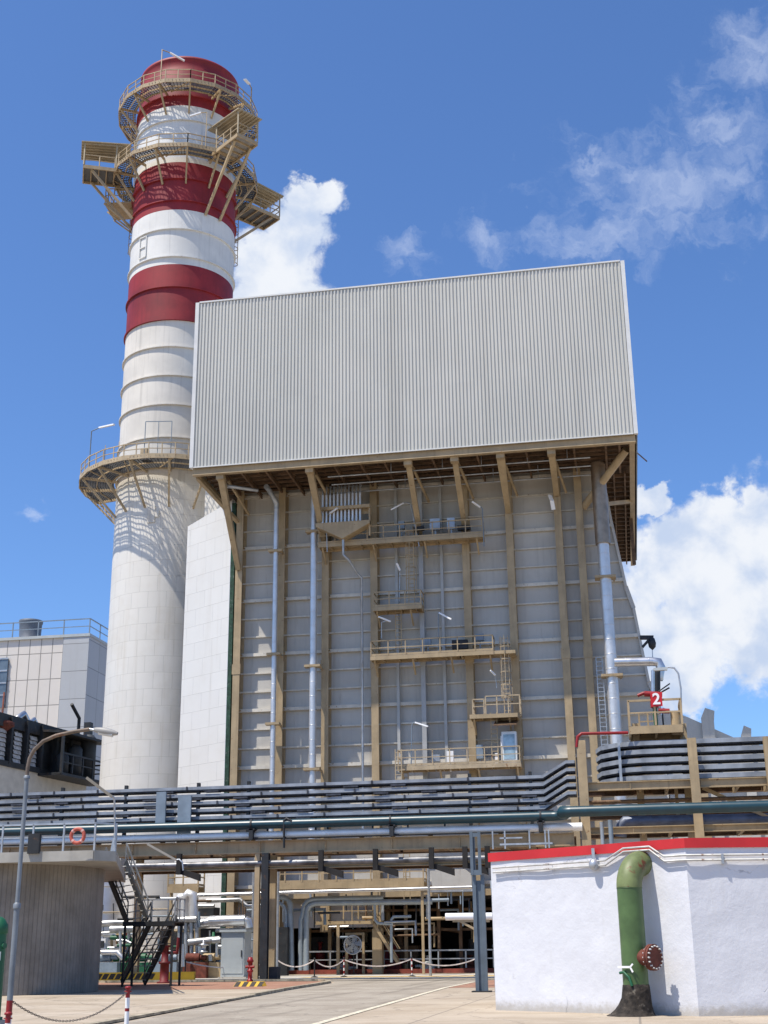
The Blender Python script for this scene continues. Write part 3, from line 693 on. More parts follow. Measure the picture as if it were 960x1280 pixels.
# ------------------------------------------------------------------ inlet duct at the right (sloping roof with stiffener fins)
inl = root('inlet_duct', 'low grey duct with a sloping top and upright stiffener fins right of the boiler casing', 'duct', (8, 100, 0))
mb = MB(); mb.slab([(3.22, 97.4, 2.0), (34, 97.4, 2.0), (34, 97.4, 10), (24, 97.4, 11.5), (15, 97.4, 13.6), (8.3, 97.4, 15.85), (4.9, 97.4, 17.6), (3.22, 97.4, 18.35)], (0, 18, 0)); mb.build('duct_casing', casing, inl)
for px, w_ in ((885, .42), (931, .32), (975, .4)):
    p = U(px, 900, 97.0); tz = 18.0 if px == 885 else 16.6 if px < 940 else 15
    MB().slab([(p.x-w_, 97.1, 4), (p.x+w_, 97.1, 4), (p.x+w_, 97.1, tz-.9), (p.x+w_*1.25, 97.1, tz-.1), (p.x-w_*.3, 97.1, tz+.15), (p.x-w_*1.1, 97.1, tz-.55)], (0, .28, 0)).build('fin', casing, inl)
for z in (12.6, 10.6, 7.5): MB().box((3.3, 97.15, z-.1), (30, 97.39, z+.1)).build('girt', casing, inl)
for k in range(4): MB().box((5.4+k*5.2, 96.9, 2), (5.9+k*5.2, 97.12, 12.5-k)).build('column', beige, inl)

# ------------------------------------------------------------------ turbine hall far left
HX, HZ = -64.75, 39.4
hall = root('turbine_hall', 'pale panelled industrial hall with a dark window strip behind the smokestack', 'hall', (-80, 150, 0))
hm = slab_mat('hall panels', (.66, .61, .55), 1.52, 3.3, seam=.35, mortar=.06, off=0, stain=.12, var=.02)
mb = MB(); mb.quv((-110, 150, 0), (-68.2, 150, 0), (-68.2, 150, HZ), (-110, 150, HZ), ((-41.8-.05, -1.2), (0-.05, -1.2), (0-.05, HZ-1.2), (-41.8-.05, HZ-1.2)))
mb.build('front_wall', hm, hall, recalc=False)
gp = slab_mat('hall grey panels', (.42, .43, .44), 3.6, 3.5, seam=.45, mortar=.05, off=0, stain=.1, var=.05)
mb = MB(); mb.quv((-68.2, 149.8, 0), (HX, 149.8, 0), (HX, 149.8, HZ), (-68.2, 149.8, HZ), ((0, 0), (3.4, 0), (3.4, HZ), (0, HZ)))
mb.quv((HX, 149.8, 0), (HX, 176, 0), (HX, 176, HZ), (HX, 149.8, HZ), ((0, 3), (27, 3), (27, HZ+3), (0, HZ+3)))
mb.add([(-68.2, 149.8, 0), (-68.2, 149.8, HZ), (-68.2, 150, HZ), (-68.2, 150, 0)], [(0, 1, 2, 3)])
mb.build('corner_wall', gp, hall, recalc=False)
mb = MB(); mb.box((-110, 149.7, HZ), (HX+.1, 176, HZ+.35)); mb.build('roof_edge', greyp, hall)
r_ = MB(); rail(r_, [(-110, 150.2, HZ+.35), (HX-.2, 150.2, HZ+.35), (HX-.2, 174, HZ+.35)], 2.0, 3.6, .06); r_.build('railing', bluegrey, hall)
wz0, wz1 = U(20, 884, 149.9).z, U(20, 823, 149.9).z; wx = U(9, 850, 149.9).x
o = MB().box((-110, 149.7, wz0), (wx, 149.95, wz1)).build('window_strip', glass, hall)
fr = MB()
for k in range(1, 5): fr.box((-110, 149.62, wz0+(wz1-wz0)*k/4-.1), (wx, 149.7, wz0+(wz1-wz0)*k/4+.1))
for k in range(1, 14): fr.box((wx-3*k-.08, 149.6, wz0), (wx-3*k+.08, 149.69, wz1))
fr.build('window_frame', galv, o)
p = U(37, 800, 156); 
vf = root('roof_fan', 'grey cylindrical fan housing on the flat roof of the pale hall', 'roof fan', (p.x, 156, HZ+.35))
zt = U(37, 777, 156).z; rr_ = 1.5
MB().lathe((p.x, 156, HZ+.35), [(rr_*.97, 0), (rr_*.97, .5), (rr_*.9, .55), (rr_*.98, (zt-HZ)*.8), (rr_*1.04, zt-HZ-.6), (rr_*1.04, zt-HZ-.3), (rr_*.9, zt-HZ-.3), (rr_*.85, .6)], 32).build('housing', mat('fan grey', (.11, .125, .15), .6, .0, streak=.3), vf)
MB().box((p.x-1.2, 154.5, HZ+.2), (p.x-.9, 156, HZ+1.6)).build('bracket', galv, vf)

# ------------------------------------------------------------------ louvred dark building in front of the hall
P1 = U(110, 950, 128); ang = R(8.3); dv = Vector((math.sin(ang), math.cos(ang), 0)); nv = Vector((dv.y, -dv.x, 0))
P0 = P1 - dv*62; P0.z = P1.z = 0
lou = root('louvre_building', 'low building with a dark louvred upper storey over a plain wall', 'building', (P1.x, P1.y, 0))
def onface(px, py):                          # pixel -> point on the side face
    v = fwd*FPX + rgt*(px-480) - upv*(py-640); t = (P1-EYE).dot(nv)/v.dot(nv); return EYE+v*t
zt = onface(60, 909).z; zb = onface(60, 966).z
mb = MB(); W0 = -nv*14
mb.slab([P0, P1, P1+Vector((0, 0, zb)), P0+Vector((0, 0, zb))], -nv*12); mb.build('lower_wall', mat('lower wall', (.55, .53, .48), .7, var=.08), lou)
mb = MB(); i_ = nv*-.6
mb.slab([P0+i_+Vector((0, 0, zb)), P1+i_+Vector((0, 0, zb)), P1+i_+Vector((0, 0, zt)), P0+i_+Vector((0, 0, zt))], -nv*11); mb.build('upper_wall', mat('upper wall dark', (.03, .032, .035), .8, var=.3), lou)
mb = MB(); mb.slab([P0+Vector((0, 0, zt-1.0)), P1+Vector((0, 0, zt-1.0)), P1+Vector((0, 0, zt+.2)), P0+Vector((0, 0, zt+.2))], -nv*12); mb.bar(P0+Vector((0, 0, zb)), P1+Vector((0, 0, zb)), .4, .5); mb.build('roof_beam', dark, lou)
lv = mat('louvre slats', (.5, .5, .5), .6, var=.25, scale=3)
n = 0; t = 1.0
while t < 60:
    a = P1-dv*t
    MB().bar(a+Vector((0, 0, zb)), a+Vector((0, 0, zt)), .35, .5, up=tuple(nv)).build('post', dark, lou)
    if n not in (1,):
        q_ = MB(); c0 = a-dv*.45-nv*.1; c1 = a-dv*1.65-nv*.1; z = zb+.3
        while z < zt-1.2:
            q_.slab([c0+Vector((0, 0, z)), c1+Vector((0, 0, z)), c1-nv*.12+Vector((0, 0, z+.38)), c0-nv*.12+Vector((0, 0, z+.38))], -nv*.04); z += .42
        if n > 2: q_.build('louvre', lv, lou)
    n += 1; t += 2.6
for k in (0, 22, 44): MB().bar(P1-dv*(k+.3)+Vector((0, 0, zb-.4)), P1-dv*(k+.3)+Vector((0, 0, zt+1.6)), .7, .7).build('column', dark, lou)
# service balcony with dark tanks at its near end
a = P1-dv*9; b = P1+dv*.5; oN = nv*2.6
q_ = MB(); q_.slab([a+Vector((0, 0, zb-.5)), b+Vector((0, 0, zb-.5)), b+oN+Vector((0, 0, zb-.5)), a+oN+Vector((0, 0, zb-.5))], (0, 0, .25))
rail(q_, [a+oN+Vector((0, 0, zb-.2)), b+oN+Vector((0, 0, zb-.2)), b+Vector((0, 0, zb-.2))], 1.8, 2, .08)
for c in (a+oN, b+oN): q_.bar(c+Vector((0, 0, zb-.4)), c+Vector((0, 0, zt-.6)), .25)
q_.slab([a+Vector((0, 0, zt-.6)), b+Vector((0, 0, zt-.6)), b+oN*1.1+Vector((0, 0, zt-.9)), a+oN*1.1+Vector((0, 0, zt-.9))], (0, 0, .25)); q_.build('balcony', dark, lou)
for s_, r_, h in ((2.2, .8, 4.6), (4.6, .7, 3.2), (6.8, .6, 2.2)):
    c = P1-dv*s_+nv*1.3; MB().lathe((c.x, c.y, zb-.25), [(0, 0), (r_, 0), (r_, h-.4), (r_*.6, h), (0, h)], 20).build('dark_tank', mat('tank dark', (.05, .055, .06), .6), lou)
q_ = MB(); c = P1-dv*3+nv*.5; q_.tube([c+Vector((0, 0, zt)), c+Vector((0, 0, zt+1.6)), c-dv*1.6+Vector((0, 0, zt+2.8))], .18, 8); q_.build('bent_vent', dark, lou)
def rooftop(px, py, r_):
    c = onface(px, py)-nv*.8; q_ = MB(); q_.tube([c+Vector((0, 0, -3)), c, c+dv*1.2+Vector((0, 0, .7)), c+dv*2.4+Vector((0, 0, -.3)), c+dv*2.4+Vector((0, 0, -1.2))], r_, 10)
    q_.build('gooseneck_vent', alu, lou)
rooftop(29, 898, .28); rooftop(42, 905, .2)
q_ = MB(); c = onface(12, 892)-nv*.8; q_.lathe((c.x, c.y, c.z-2.4), [(.5, 0), (.5, .7), (1.2, 1.2), (1.2, 1.6), (.1, 2.1), (.08, 4.5), (0, 4.5)], 16); q_.build('warning_beacon', rustm, lou)
# ------------------------------------------------------------------ pipes standing on / hanging at the boiler front
def vpipe(name_label, cat, X, Y, r, z0, z1, m, collars=(), top=None, m_top=None, zt=None):
    o = root('vertical_pipe', name_label, cat, (X, Y, z0), 'vertical pipes in front of the boiler casing')
    b_ = MB(); b_.tube([(X, Y, z0), (X, Y, z1)], r, 18)
    z = z0+1
    while z < z1: b_.lathe((X, Y, z), [(r, -.02), (r+.012, -.02), (r+.012, .02), (r, .02)], 18); z += 1.1
    b_.build('pipe_shell', m, o)
    if top: MB().tube(top, r*1.02, 14).build('pipe_elbow', m_top or m, o)
    if zt: MB().tube([(X, Y, z1), (X, Y, zt)], r*1.32, 20).build('upper_jacket', m_top, o)
    for z in collars:
        c = MB(); c.box((X-r-.35, Y-r-.1, z-.09), (X+r+.35, Y+r+.04, z+.09)); c.bar((X+r+.2, Y, z), (X+r+.2, 96, z), .12, .14); c.build('pipe_clamp', beige, o)
    return o
xa = U(343, 800, 95.2).x
vpipe('thin silver pipe nearest the smokestack running down the boiler front', 'pipe', xa, 95.2, .2, 9.0, 35.2, alu_blue, (uz(689, 344, 95.2), uz(818, 342, 95.2), uz(905, 341, 95.2)), top=[(xa, 95.2, 35.2), (xa, 95.2, 35.7), (xa-.35, 94.2, 36.5), (xa-.4, 93.4, 36.55)], m_top=galv)
xb = U(391.5, 800, 95.0).x
vpipe('bluish silver pipe left of the beige collecting funnel', 'pipe', xb, 95.0, .27, 9.0, 36.6, alu_blue, (uz(665, 392, 95), uz(833, 391, 95), uz(962, 390, 95)))
xc = U(762, 800, 95.0).x
vpipe('thickest silver pipe with a brown upper jacket at the right edge of the boiler front', 'pipe', xc, 95.0, .43, 10.0, uz(680, 757, 95), alu_blue, (uz(722, 760, 95), uz(845, 767, 95)), m_top=alu_brown, zt=37.0)
# pipe bundle with collecting funnel
p0 = U(396, 660, 94.0); p1 = U(463, 655, 94.0); pz = U(429, 675, 94.0)
man = root('pipe_manifold', 'row of thin upright pipes ending in a beige triangular collecting funnel', 'pipes', ((p0.x+p1.x)/2, 94, pz.z))
MB().slab([(p0.x, 93.6, p0.z), (pz.x, 93.6, pz.z), (p1.x, 93.6, p0.z), (p1.x, 93.6, p0.z+.25), (p0.x, 93.6, p0.z+.25)], (0, 1.0, 0)).build('funnel', beige, man)
for k in range(11):
    X = p0.x+.45+k*(U(450, 655, 94).x-p0.x-.45)/10
    o = MB().tube([(X, 94.1, p0.z+.2), (X, 94.1, p0.z+2.7)], .1, 8).build('pipe', alu_blue, man)
    MB().tube([(X, 94.1, p0.z+2.7), (X, 94.1, 36.4), (X, 94.7, 36.5)], .055, 6).build('thin_pipe', galv, man)
f = MB(); f.box((p0.x, 93.7, p0.z+1.35), (p1.x, 93.95, p0.z+1.6)); f.box((p1.x-.12, 93.9, p0.z-.9), (p1.x, 94.1, p0.z+1.5)); f.box((p0.x, 94.3, p0.z+1.0), (p1.x, 94.4, p0.z+1.7)); f.build('support_frame', beige, man)
q_ = MB(); q_.tube([(pz.x, 94, pz.z+.1), (pz.x, 94, pz.z-1.2), (pz.x+.4, 94.2, pz.z-1.6), (U(452, 705, 95.6).x-.3, 95.2, pz.z-2.4), (U(452, 705, 95.6).x, 95.6, pz.z-2.7), (U(452, 705, 95.6).x, 95.6, 9)], .1, 8)
q_.build('drain_pipe', galv, man)

# strip lights on bent arms along the boiler landings
def fixture(foot, top, a, b, label, m=galv, w_=.12, lm_=None):
    o = root('strip_light', label, 'lamp', foot, 'strip lights on bent arms')
    k = MB(); k.tube([foot, top, tuple((Vector(top)+Vector(a))/2+Vector((0, 0, .08))), a], .04, 6); k.build('arm', m, o)
    MB().bar(a, b, w_, .1).build('tube_lamp', lm_ or lampm, o)
    return o
def V(px, py, Y): return tuple(U(px, py, Y))
fixture(V(524, 683, 94.6), V(513, 630, 94.6), V(504, 629, 94.4), V(489, 637, 93.6), 'lit-white strip lamp angled above the blue box on the top landing')
fixture(V(605, 683, 94.5), V(603, 636, 94.5), V(600, 634, 94.5), V(590, 627, 94.0), 'strip lamp on the tall curved arm at the right end of the top landing', bluegrey)
fixture(V(499, 752, 94.6), V(500, 716, 94.6), V(500, 713, 94.5), V(496, 704, 94.2), 'small strip lamp beside the ladder cage above the short landing')
fixture(V(477, 798, 94.6), V(477, 778, 94.6), V(488, 777, 94.5), V(473, 771, 93.9), 'strip lamp under the short landing, left end of the long middle landing')
fixture(V(548, 818, 94.6), V(548, 767, 94.6), V(549, 766, 94.5), V(564, 774, 93.8), 'strip lamp on a straight arm over the centre of the long middle landing', bluegrey)
fixture(V(621, 860, 94.6), V(619, 845, 94.6), V(619, 844, 94.5), V(613, 838, 94.2), 'tiny strip lamp beside the beige cage right below the middle landing')
fixture(V(514, 955, 94.5), V(515, 906, 94.5), V(519, 903, 94.4), V(535, 908, 94.0), 'dark strip lamp on a bent arm over the lowest high landing', bluegrey)
fixture(V(409, 690, 94.2), V(408, 646, 94.2), V(412, 642, 94), V(422, 635, 93.6), 'strip lamp tilted in front of the upright pipe bundle')
o = root('strip_light', 'pale curved strip lamp on the beige column left of the brown jacketed pipe', 'lamp', V(690, 640, 95.8), 'strip lights on bent arms'); q_ = MB()
q_.bar(V(687, 619, 95.4), V(690, 626, 95.2), .3, .1); q_.bar(V(690, 626, 95.2), V(692, 637, 95.5), .3, .1); q_.build('tube_lamp', lampm, o)

# ------------------------------------------------------------------ left pipe rack
RY = 78.
rack = root('pipe_rack', 'long beige steel pipe rack with an upper girder crossing left of the white concrete building', 'pipe rack', (-21, 77.5, 0))
def ibeam_x(mb, x0, x1, y, z, h=.75, b=.36, t=.07):
    mb.box((x0, y-b/2, z), (x1, y+b/2, z+t)).box((x0, y-b/2, z+h-t), (x1, y+b/2, z+h)).box((x0, y-.03, z+t), (x1, y+.03, z+h-t))
    x = x0+2.4
    while x < x1-.3: mb.box((x-.02, y-b/2+.03, z+t), (x+.02, y+b/2-.03, z+h-t)); x += 4.0
    return mb
ibeam_x(MB(), -44, -3.0, 77.0, 7.14).build('girder', beige, rack)
ibeam_x(MB(), -44, -3.0, 80.0, 7.14).build('girder', brown, rack)
lw = MB(); ibeam_x(lw, -44, -6.2, 77.1, 6.24, .16, .25, .04); lw.build('lower_beam', beige, rack)
ibeam_x(MB(), -44, -6.2, 79.9, 6.24, .16, .25, .04).build('lower_beam', brown, rack)
for X in (-40, -36, -32, -28, -24.6, -17.6, -14, -10.4, -7): MB().box((X-.1, 77.2, 7.2), (X+.1, 79.8, 7.6)).build('cross_beam', beige, rack)
def hcol(x, y, z1, m, w_=.4, z0=0.):
    c = MB(); c.box((x-w_/2, y-w_/2, z0), (x+w_/2, y-w_/2+.05, z1)).box((x-w_/2, y+w_/2-.05, z0), (x+w_/2, y+w_/2, z1)).box((x-.03, y-w_/2+.05, z0), (x+.03, y+w_/2-.05, z1))
    if z0 == 0: c.box((x-w_*.8, y-w_*.8, 0), (x+w_*.8, y+w_*.8, .06))
    return c.build('column', m, rack)
hcol(U(321, 1150, 77).x, 77.0, 7.14, beige, .3); hcol(U(331, 1150, 76.9).x, 76.9, 7.14, dark, .42); hcol(U(341, 1150, 78.6).x, 78.6, 7.14, beige, .36)
MB().box((U(336, 1200, 77.6).x, 77.6, 0), (U(347, 1200, 77.6).x, 78.3, .75)).build('footing', mat('dark footing', (.05, .05, .055), .9), rack)
for X in (-30.2, -38): hcol(X, 79.9, 7.14, beige, .4)
hcol(-5.6, 79.9, 8.0, beige, .5)
for px in (98+0, 211+14, 470, 402, 540, 582, 610):           # dark hangers with sloping gussets
    X = U(px, 1080, 76.6).x; h_ = MB(); h_.box((X-.14, 76.3, 6.0), (X+.14, 76.6, 7.2)); h_.slab([(X+.14, 76.45, 6.0), (X+1.3, 76.45, 5.6), (X+1.3, 76.45, 6.0), (X+.14, 76.45, 6.3)], (0, .25, 0)); h_.build('hanger', black, rack)
for X in (-42, -34.7, -30.5, -25.8, -22.6, -9, -5.4):
    MB().box((X-.09, 77.6, 7.9), (X+.09, 77.85, 11.5)).build('tray_post', dark, rack)
for px, w_, za, zb in ((201, 5, 990, 1037), (230, 7, 995, 1062)):
    a = U(px-w_, za, 77.1); b = U(px+w_, zb, 77.1); MB().box((a.x, 77.05, b.z), (b.x, 77.2, a.z)).build('cover_plate', bluegrey, rack)

def hpath(px_list, Y): return [U(px, py, Y) for px, py in px_list]
zT = [11.12, 10.67, 10.22, 9.78, 9.33]
for k in range(5):
    z = zT[k]; zr = z+.80
    lab = ['highest', 'second from the top', 'middle', 'second from the bottom', 'lowest'][k]
    o = root('cable_tray', 'grey cable tray, %s of five stacked across the boiler front, bending up at its right end' % lab, 'cable tray', (-20, RY, z), 'cable trays of the long left stack')
    o['label'] = 'grey cable tray bending up at right, %s of the left stack' % lab
    xs = [-46, -4.65, -3.25, -2.75]; zs_ = [z, z, zr, zr]
    r_ = MB(); c_ = MB(); cv = MB()
    for i in range(3):
        a = Vector((xs[i], 0, zs_[i])); b = Vector((xs[i+1], 0, zs_[i+1]))
        ya = 77.45
        # sloped lit lid, front lip, dark belly of cables
        r_.slab([a+Vector((0, ya, -.05)), b+Vector((0, ya, -.05)), b+Vector((0, ya, .13)), a+Vector((0, ya, .13))], (0, .04, 0))
        r_.slab([a+Vector((0, ya+.04, .10)), b+Vector((0, ya+.04, .10)), b+Vector((0, ya+1.1, .15)), a+Vector((0, ya+1.1, .15))], (0, 0, .03))
        c_.slab([a+Vector((0, ya+.06, -.12)), b+Vector((0, ya+.06, -.12)), b+Vector((0, ya+1.1, -.12)), a+Vector((0, ya+1.1, -.12))], (0, 0, .2))
    r_.build('tray_rail', tray_m, o); random.seed(30+k); x = -45+random.random()*2
    while x < -6:
        if random.random() < .8: c_.box((x, 77.40, z-.04), (x+.1, 77.447, z+.15))  # joint plates, merged into the cable mesh
        if random.random() < .55: c_.box((x+1.2, 77.38, z-.22), (x+2.1, 77.9, z-.11))
        x += 2.9
    c_.build('cables_and_joint_plates', cable, o)
# drop pipes under the trays
for px in (335, 395, 410, 466, 510, 556): X = U(px, 1025, 77.9).x; MB().box((X-.05, 77.8, 8.2), (X+.05, 77.9, 9.2)).build('tray_strut', dark, rack)

def pipe_thing(name, label, pts, r, m, bands=0, group=None, cat='pipe', n=14):
    o = root(name, label, cat, tuple(pts[0]), group)
    b_ = MB(); b_.tube(pts, r, n); b_.build('pipe_shell', m, o)
    if bands:
        c = MB(); 
        for a, b in zip(pts, pts[1:]):
            a = Vector(a); b = Vector(b); L_ = (b-a).length; u_ = (b-a)/max(L_, 1e-6); t = bands*.5
            while t < L_: c.tube([a+u_*(t-.03), a+u_*(t+.03)], r+.02, n); t += bands
        if c.v: c.build('pipe_band', m, o)
    return o
def arc(c, r, a0, a1, n, ax='xz', y=0.):
    out = []
    for i in range(n+1):
        t = R(a0+(a1-a0)*i/n)
        if ax == 'xz': out.append(Vector((c[0]+r*math.cos(t), c[1], c[2]+r*math.sin(t))))
        elif ax == 'xy': out.append(Vector((c[0]+r*math.cos(t), c[1]+r*math.sin(t), c[2])))
        elif ax == 'yz': out.append(Vector((c[0], c[1]+r*math.cos(t), c[2]+r*math.sin(t))))
    return out
# teal main: runs along the rack, steps forward and on to the right
zt_ = 8.8
e1 = U(697, 1014, 75)
o = root('teal_pipe', 'dark teal pipe along the rack that doubles back above the red edged building', 'pipe', (-20, 77.2, zt_))
p_ = [(-46, 76.7, zt_), (-4.2, 76.7, zt_)] + [tuple(v) for v in arc((-4.2, 75.85, zt_), .85, 90, -10, 6, 'xy')][1:]
MB().tube(p_, .27, 18).build('pipe_shell', teal, o)
q_ = [tuple(v) for v in arc((-3.1, 75.4, 8.9), .45, 180, 90, 1, 'xy')][:1]
zr_ = U(800, 1012, 75).z
MB().tube([(-3.35, 75.7, zt_), (-3.55, 75.4, zr_-.05), (-3.5, 75.1, zr_), (-3.0, 75.0, zr_), (14, 75.0, zr_)], .3, 18).build('pipe_shell', teal, o)
for px in (315, 490, 676): X = U(px, 1030, 76.6).x; c = MB(); c.box((X-.12, 76.35, zt_-.9), (X+.12, 77.0, zt_-.22)); c.box((X-.22, 76.35, zt_-.34), (X+.22, 77.0, zt_-.24)); c.lathe((X, 76.7, zt_), [(0, 0)], 3) if 0 else None; c.build('pipe_saddle', dark, o)
for px in (314, 488, 676): X = U(px, 1030, 76.6).x; MB().tube([(X-.05, 76.7, zt_), (X+.05, 76.7, zt_)], .31, 18).build('pipe_band', dark, o)
pipe_thing('insulated_pipe', 'bright silver insulated pipe directly below the teal pipe on the rack', [(-46, 76.95, 8.18), (-2.5, 76.95, 8.18)], .24, mat('bright jacket', (.8, .79, .77), .5, .25, var=.08, scale=.8), 3.0)
pipe_thing('thin_pipe', 'thin dark pipe on top of the rack girder under the silver pipe', [(-46, 76.6, 7.98), (-5.5, 76.6, 7.98)], .07, dark)
for k in range(9): X = -40+k*4.1; MB().box((X-.12, 76.75, 7.9), (X+.12, 77.1, 7.97)).build('pipe_shoe', dark, rack)
pipe_thing('insulated_pipe', 'dark silver pipe on the lower level of the rack, front one', [(-46, 76.95, 6.57), (-6.3, 76.95, 6.57)], .17, mat('weathered jacket', (.2, .2, .21), .45, .5, var=.5, scale=.7), 4.1)
pipe_thing('insulated_pipe', 'slim grey pipe behind the front pipe on the lower rack level', [(-46, 78.2, 6.56), (-6.3, 78.2, 6.56)], .14, bluegrey, 5.3)
pipe_thing('insulated_pipe', 'rearmost dark pipe on the lower rack level', [(-46, 79.2, 6.58), (-6.3, 79.2, 6.58)], .14, dark, 5.3)
# bent lamp/valve arms standing on the girder
pipe_thing('hooked_vent', 'dark hooked vent pipe standing on the rack girder', [V(355, 1060, 76.5), V(355, 1026, 76.5), V(358, 1023, 76.5), V(364, 1026, 76.5), V(365, 1030, 76.5)], .07, dark)
ldd = MB(); 
for X in (-7.6, -6.9, -5.5, -4.6, -4.4): ldd.bar((X, 76.2, 7.0), (X, 76.2, 8.0), .08)
ldd.bar((-7.2, 76.2, 7.25), (-4.2, 76.2, 7.25), .1); ldd.bar((-7.2, 76.2, 7.6), (-5.9, 76.2, 7.6), .08); ldd.build('railing', galv, rack)
# steel post pair with a box bracket by the hut
post = root('steel_post', 'tall blue-grey twin steel post beside the left corner of the white building', 'post', (-5.95, 54.0, 0))
a = U(604, 1040, 54).z
pm_ = mat('post blue grey', (.11, .14, .17), .5, var=.15, streak=.3)
MB().box((-6.26, 53.85, 0), (-6.12, 54.05, a-.2)).box((-5.92, 53.85, 0), (-5.78, 54.05, a-1.7)).box((-6.12, 53.93, 0), (-5.92, 53.96, a-1.9)).build('upright', pm_, post)
MB().box((-6.3, 53.72, a-1.7), (-6.18, 53.79, a)).box((-5.98, 53.72, a-1.7), (-5.86, 53.79, a)).box((-6.18, 53.73, a-1.7), (-5.98, 53.78, a-1.5)).box((-6.18, 53.73, a-.2), (-5.98, 53.78, a-.05)).build('bracket', pm_, post)
MB().box((-6.4, 53.65, 0), (-5.65, 54.25, .05)).build('base_plate', dark, post)
pipe_thing('thin_pipe', 'thin grey conduit rising against the twin steel post', [(-5.45, 53.9, 0), (-5.45, 53.9, 3.6), (-5.5, 53.9, 4.2)], .06, galv)

# ------------------------------------------------------------------ right pipe rack
rr2 = root('pipe_rack', 'beige steel pipe rack with cross beams behind the red edged white building', 'pipe rack', (2, 78, 0))
def rpost(px, py, Y, w_=.5, base=0.):
    p = U(px, py, Y); c = MB(); c.box((p.x-w_/2, Y-.25, base), (p.x+w_/2, Y-.2, p.z)).box((p.x-.03, Y-.2, base), (p.x+.03, Y+.2, p.z)).box((p.x-w_/2, Y+.2, base), (p.x+w_/2, Y+.25, p.z)); c.build('column', beige, rr2); return p.x
x1 = rpost(726, 926, 77.2, .52); x2 = rpost(794, 905, 79.8, .42); x3 = rpost(864, 923, 77.2, .5); x4 = rpost(959, 921, 77.2, .5); rpost(853, 905, 79.8, .42); rpost(1050, 921, 77.2, .5)
for zpx, hh, yy in ((980, .5, 77.6), (1036, .4, 77.6)):
    z = U(850, zpx, yy).z; b_ = MB(); ibeam_x(b_, x1+.27, 16, yy, z-hh/2, hh, .3, .05); b_.build('beam', beige, rr2)
zb1 = U(850, 980, 77.6).z; zb2 = U(850, 1036, 77.6).z
for z, yy in ((zb1, 81.5), (zb2, 81.5), (zb2-1.4, 81.5), (zb1-1.2, 84)):
    b_ = MB(); ibeam_x(b_, x1, 16, yy, z-.15, .36, .3, .05); b_.build('beam', brown, rr2)
for X in (x1, x2, (x2+x3)/2, x3, x4-1.8, x4): MB().box((X-.09, 77.8, zb1-.2), (X+.09, 81.4, zb1+.1)).box((X-.09, 77.8, zb2-.2), (X+.09, 81.4, zb2+.1)).build('cross_beam', beige, rr2)
MB().bar((x3+.5, 79, zb1-.1), (x4+1.4, 79, zb2-.2), .2, .2).build('brace', beige, rr2)
for X in (x2, x3-1.0): MB().box((X-.1, 79.6, zb2), (X+.1, 79.8, zb1)).build('hanger', beige, rr2)
for yy, z in ((78.9, zb1-.75), (80.1, zb1-.9), (80.8, zb1-.6), (79.6, zb2-.9)): pipe_thing('thin_pipe', {78.9: 'thin brown pipe nearest under the right cable trays', 80.1: 'thin brown pipe second in under the right cable trays', 80.8: 'thin brown pipe furthest under the right cable trays', 79.6: 'thin brown pipe low behind the red parapet'}[yy], [(x1+.2, yy, z), (15, yy, z)], .1, brown)
pipe_thing('insulated_pipe', 'blue-grey insulated pipe lying under the teal pipe at right', [V(776, 1046, 79.2), V(777, 1033, 79.2), V(782, 1027, 79.2), V(960, 1024, 79.2), V(1040, 1022, 79.2)], .34, mat('dull blue jacket', (.13, .15, .2), .5, .3, var=.2), 3)
for k, lab in enumerate(('uppermost', 'second', 'middle', 'fourth', 'lowermost')):
    z = 12.85-.5*k
    o = root('cable_tray', 'broad grey cable tray on the right rack, %s of its stack of five' % lab, 'cable tray', (2, 78, z), 'cable trays of the right stack')
    P_ = [Vector((x1+.9, 82.5, z)), Vector((x1+.75, 80.6, z)), Vector((x1+1.05, 79.2, z)), Vector((x1+2.0, 78.1, z)), Vector((x1+3.4, 77.65, z)), Vector((16, 77.65, z))]
    r_ = MB(); c_ = MB()
    for i in range(5):
        a, b = P_[i], P_[i+1]; dn = (b-a).normalized(); nn = Vector((-dn.y, dn.x, 0)); 
        r_.slab([a+Vector((0, 0, -.06)), b+Vector((0, 0, -.06)), b+Vector((0, 0, .2)), a+Vector((0, 0, .2))], nn*.04)
        r_.slab([a+nn*.04+Vector((0, 0, .16)), b+nn*.04+Vector((0, 0, .16)), b+nn*1.1+Vector((0, 0, .2)), a+nn*1.1+Vector((0, 0, .2))], (0, 0, .03))
        c_.slab([a+nn*.08+Vector((0, 0, -.13)), b+nn*.08+Vector((0, 0, -.13)), b+nn*1.1+Vector((0, 0, -.13)), a+nn*1.1+Vector((0, 0, -.13))], (0, 0, .22))
    r_.build('tray_rail', tray_m, o); c_.build('cables', cable, o)
# vertical strap over the curved trays
MB().box((x1+2.1, 77.75, 10.6), (x1+2.25, 77.85, 13.2)).build('tray_post', galv, rr2)
pipe_thing('red_pipe', 'thin red pipe running above the curved cable trays', [V(721, 934, 77.0), V(722, 921, 77.0), V(727, 917, 77.0), V(785, 916, 77.6)], .09, firered)
pipe_thing('vertical_conduit', 'pair of grey conduits beside the beige post at the teal elbow', [(x1+.9, 76.8, 3), (x1+.9, 76.8, 8.4)], .11, galv)
pipe_thing('vertical_conduit', 'slim conduit just right of the beige post above the red parapet', [(x1+1.4, 76.8, 3), (x1+1.4, 76.8, 8.5)], .13, bluegrey)
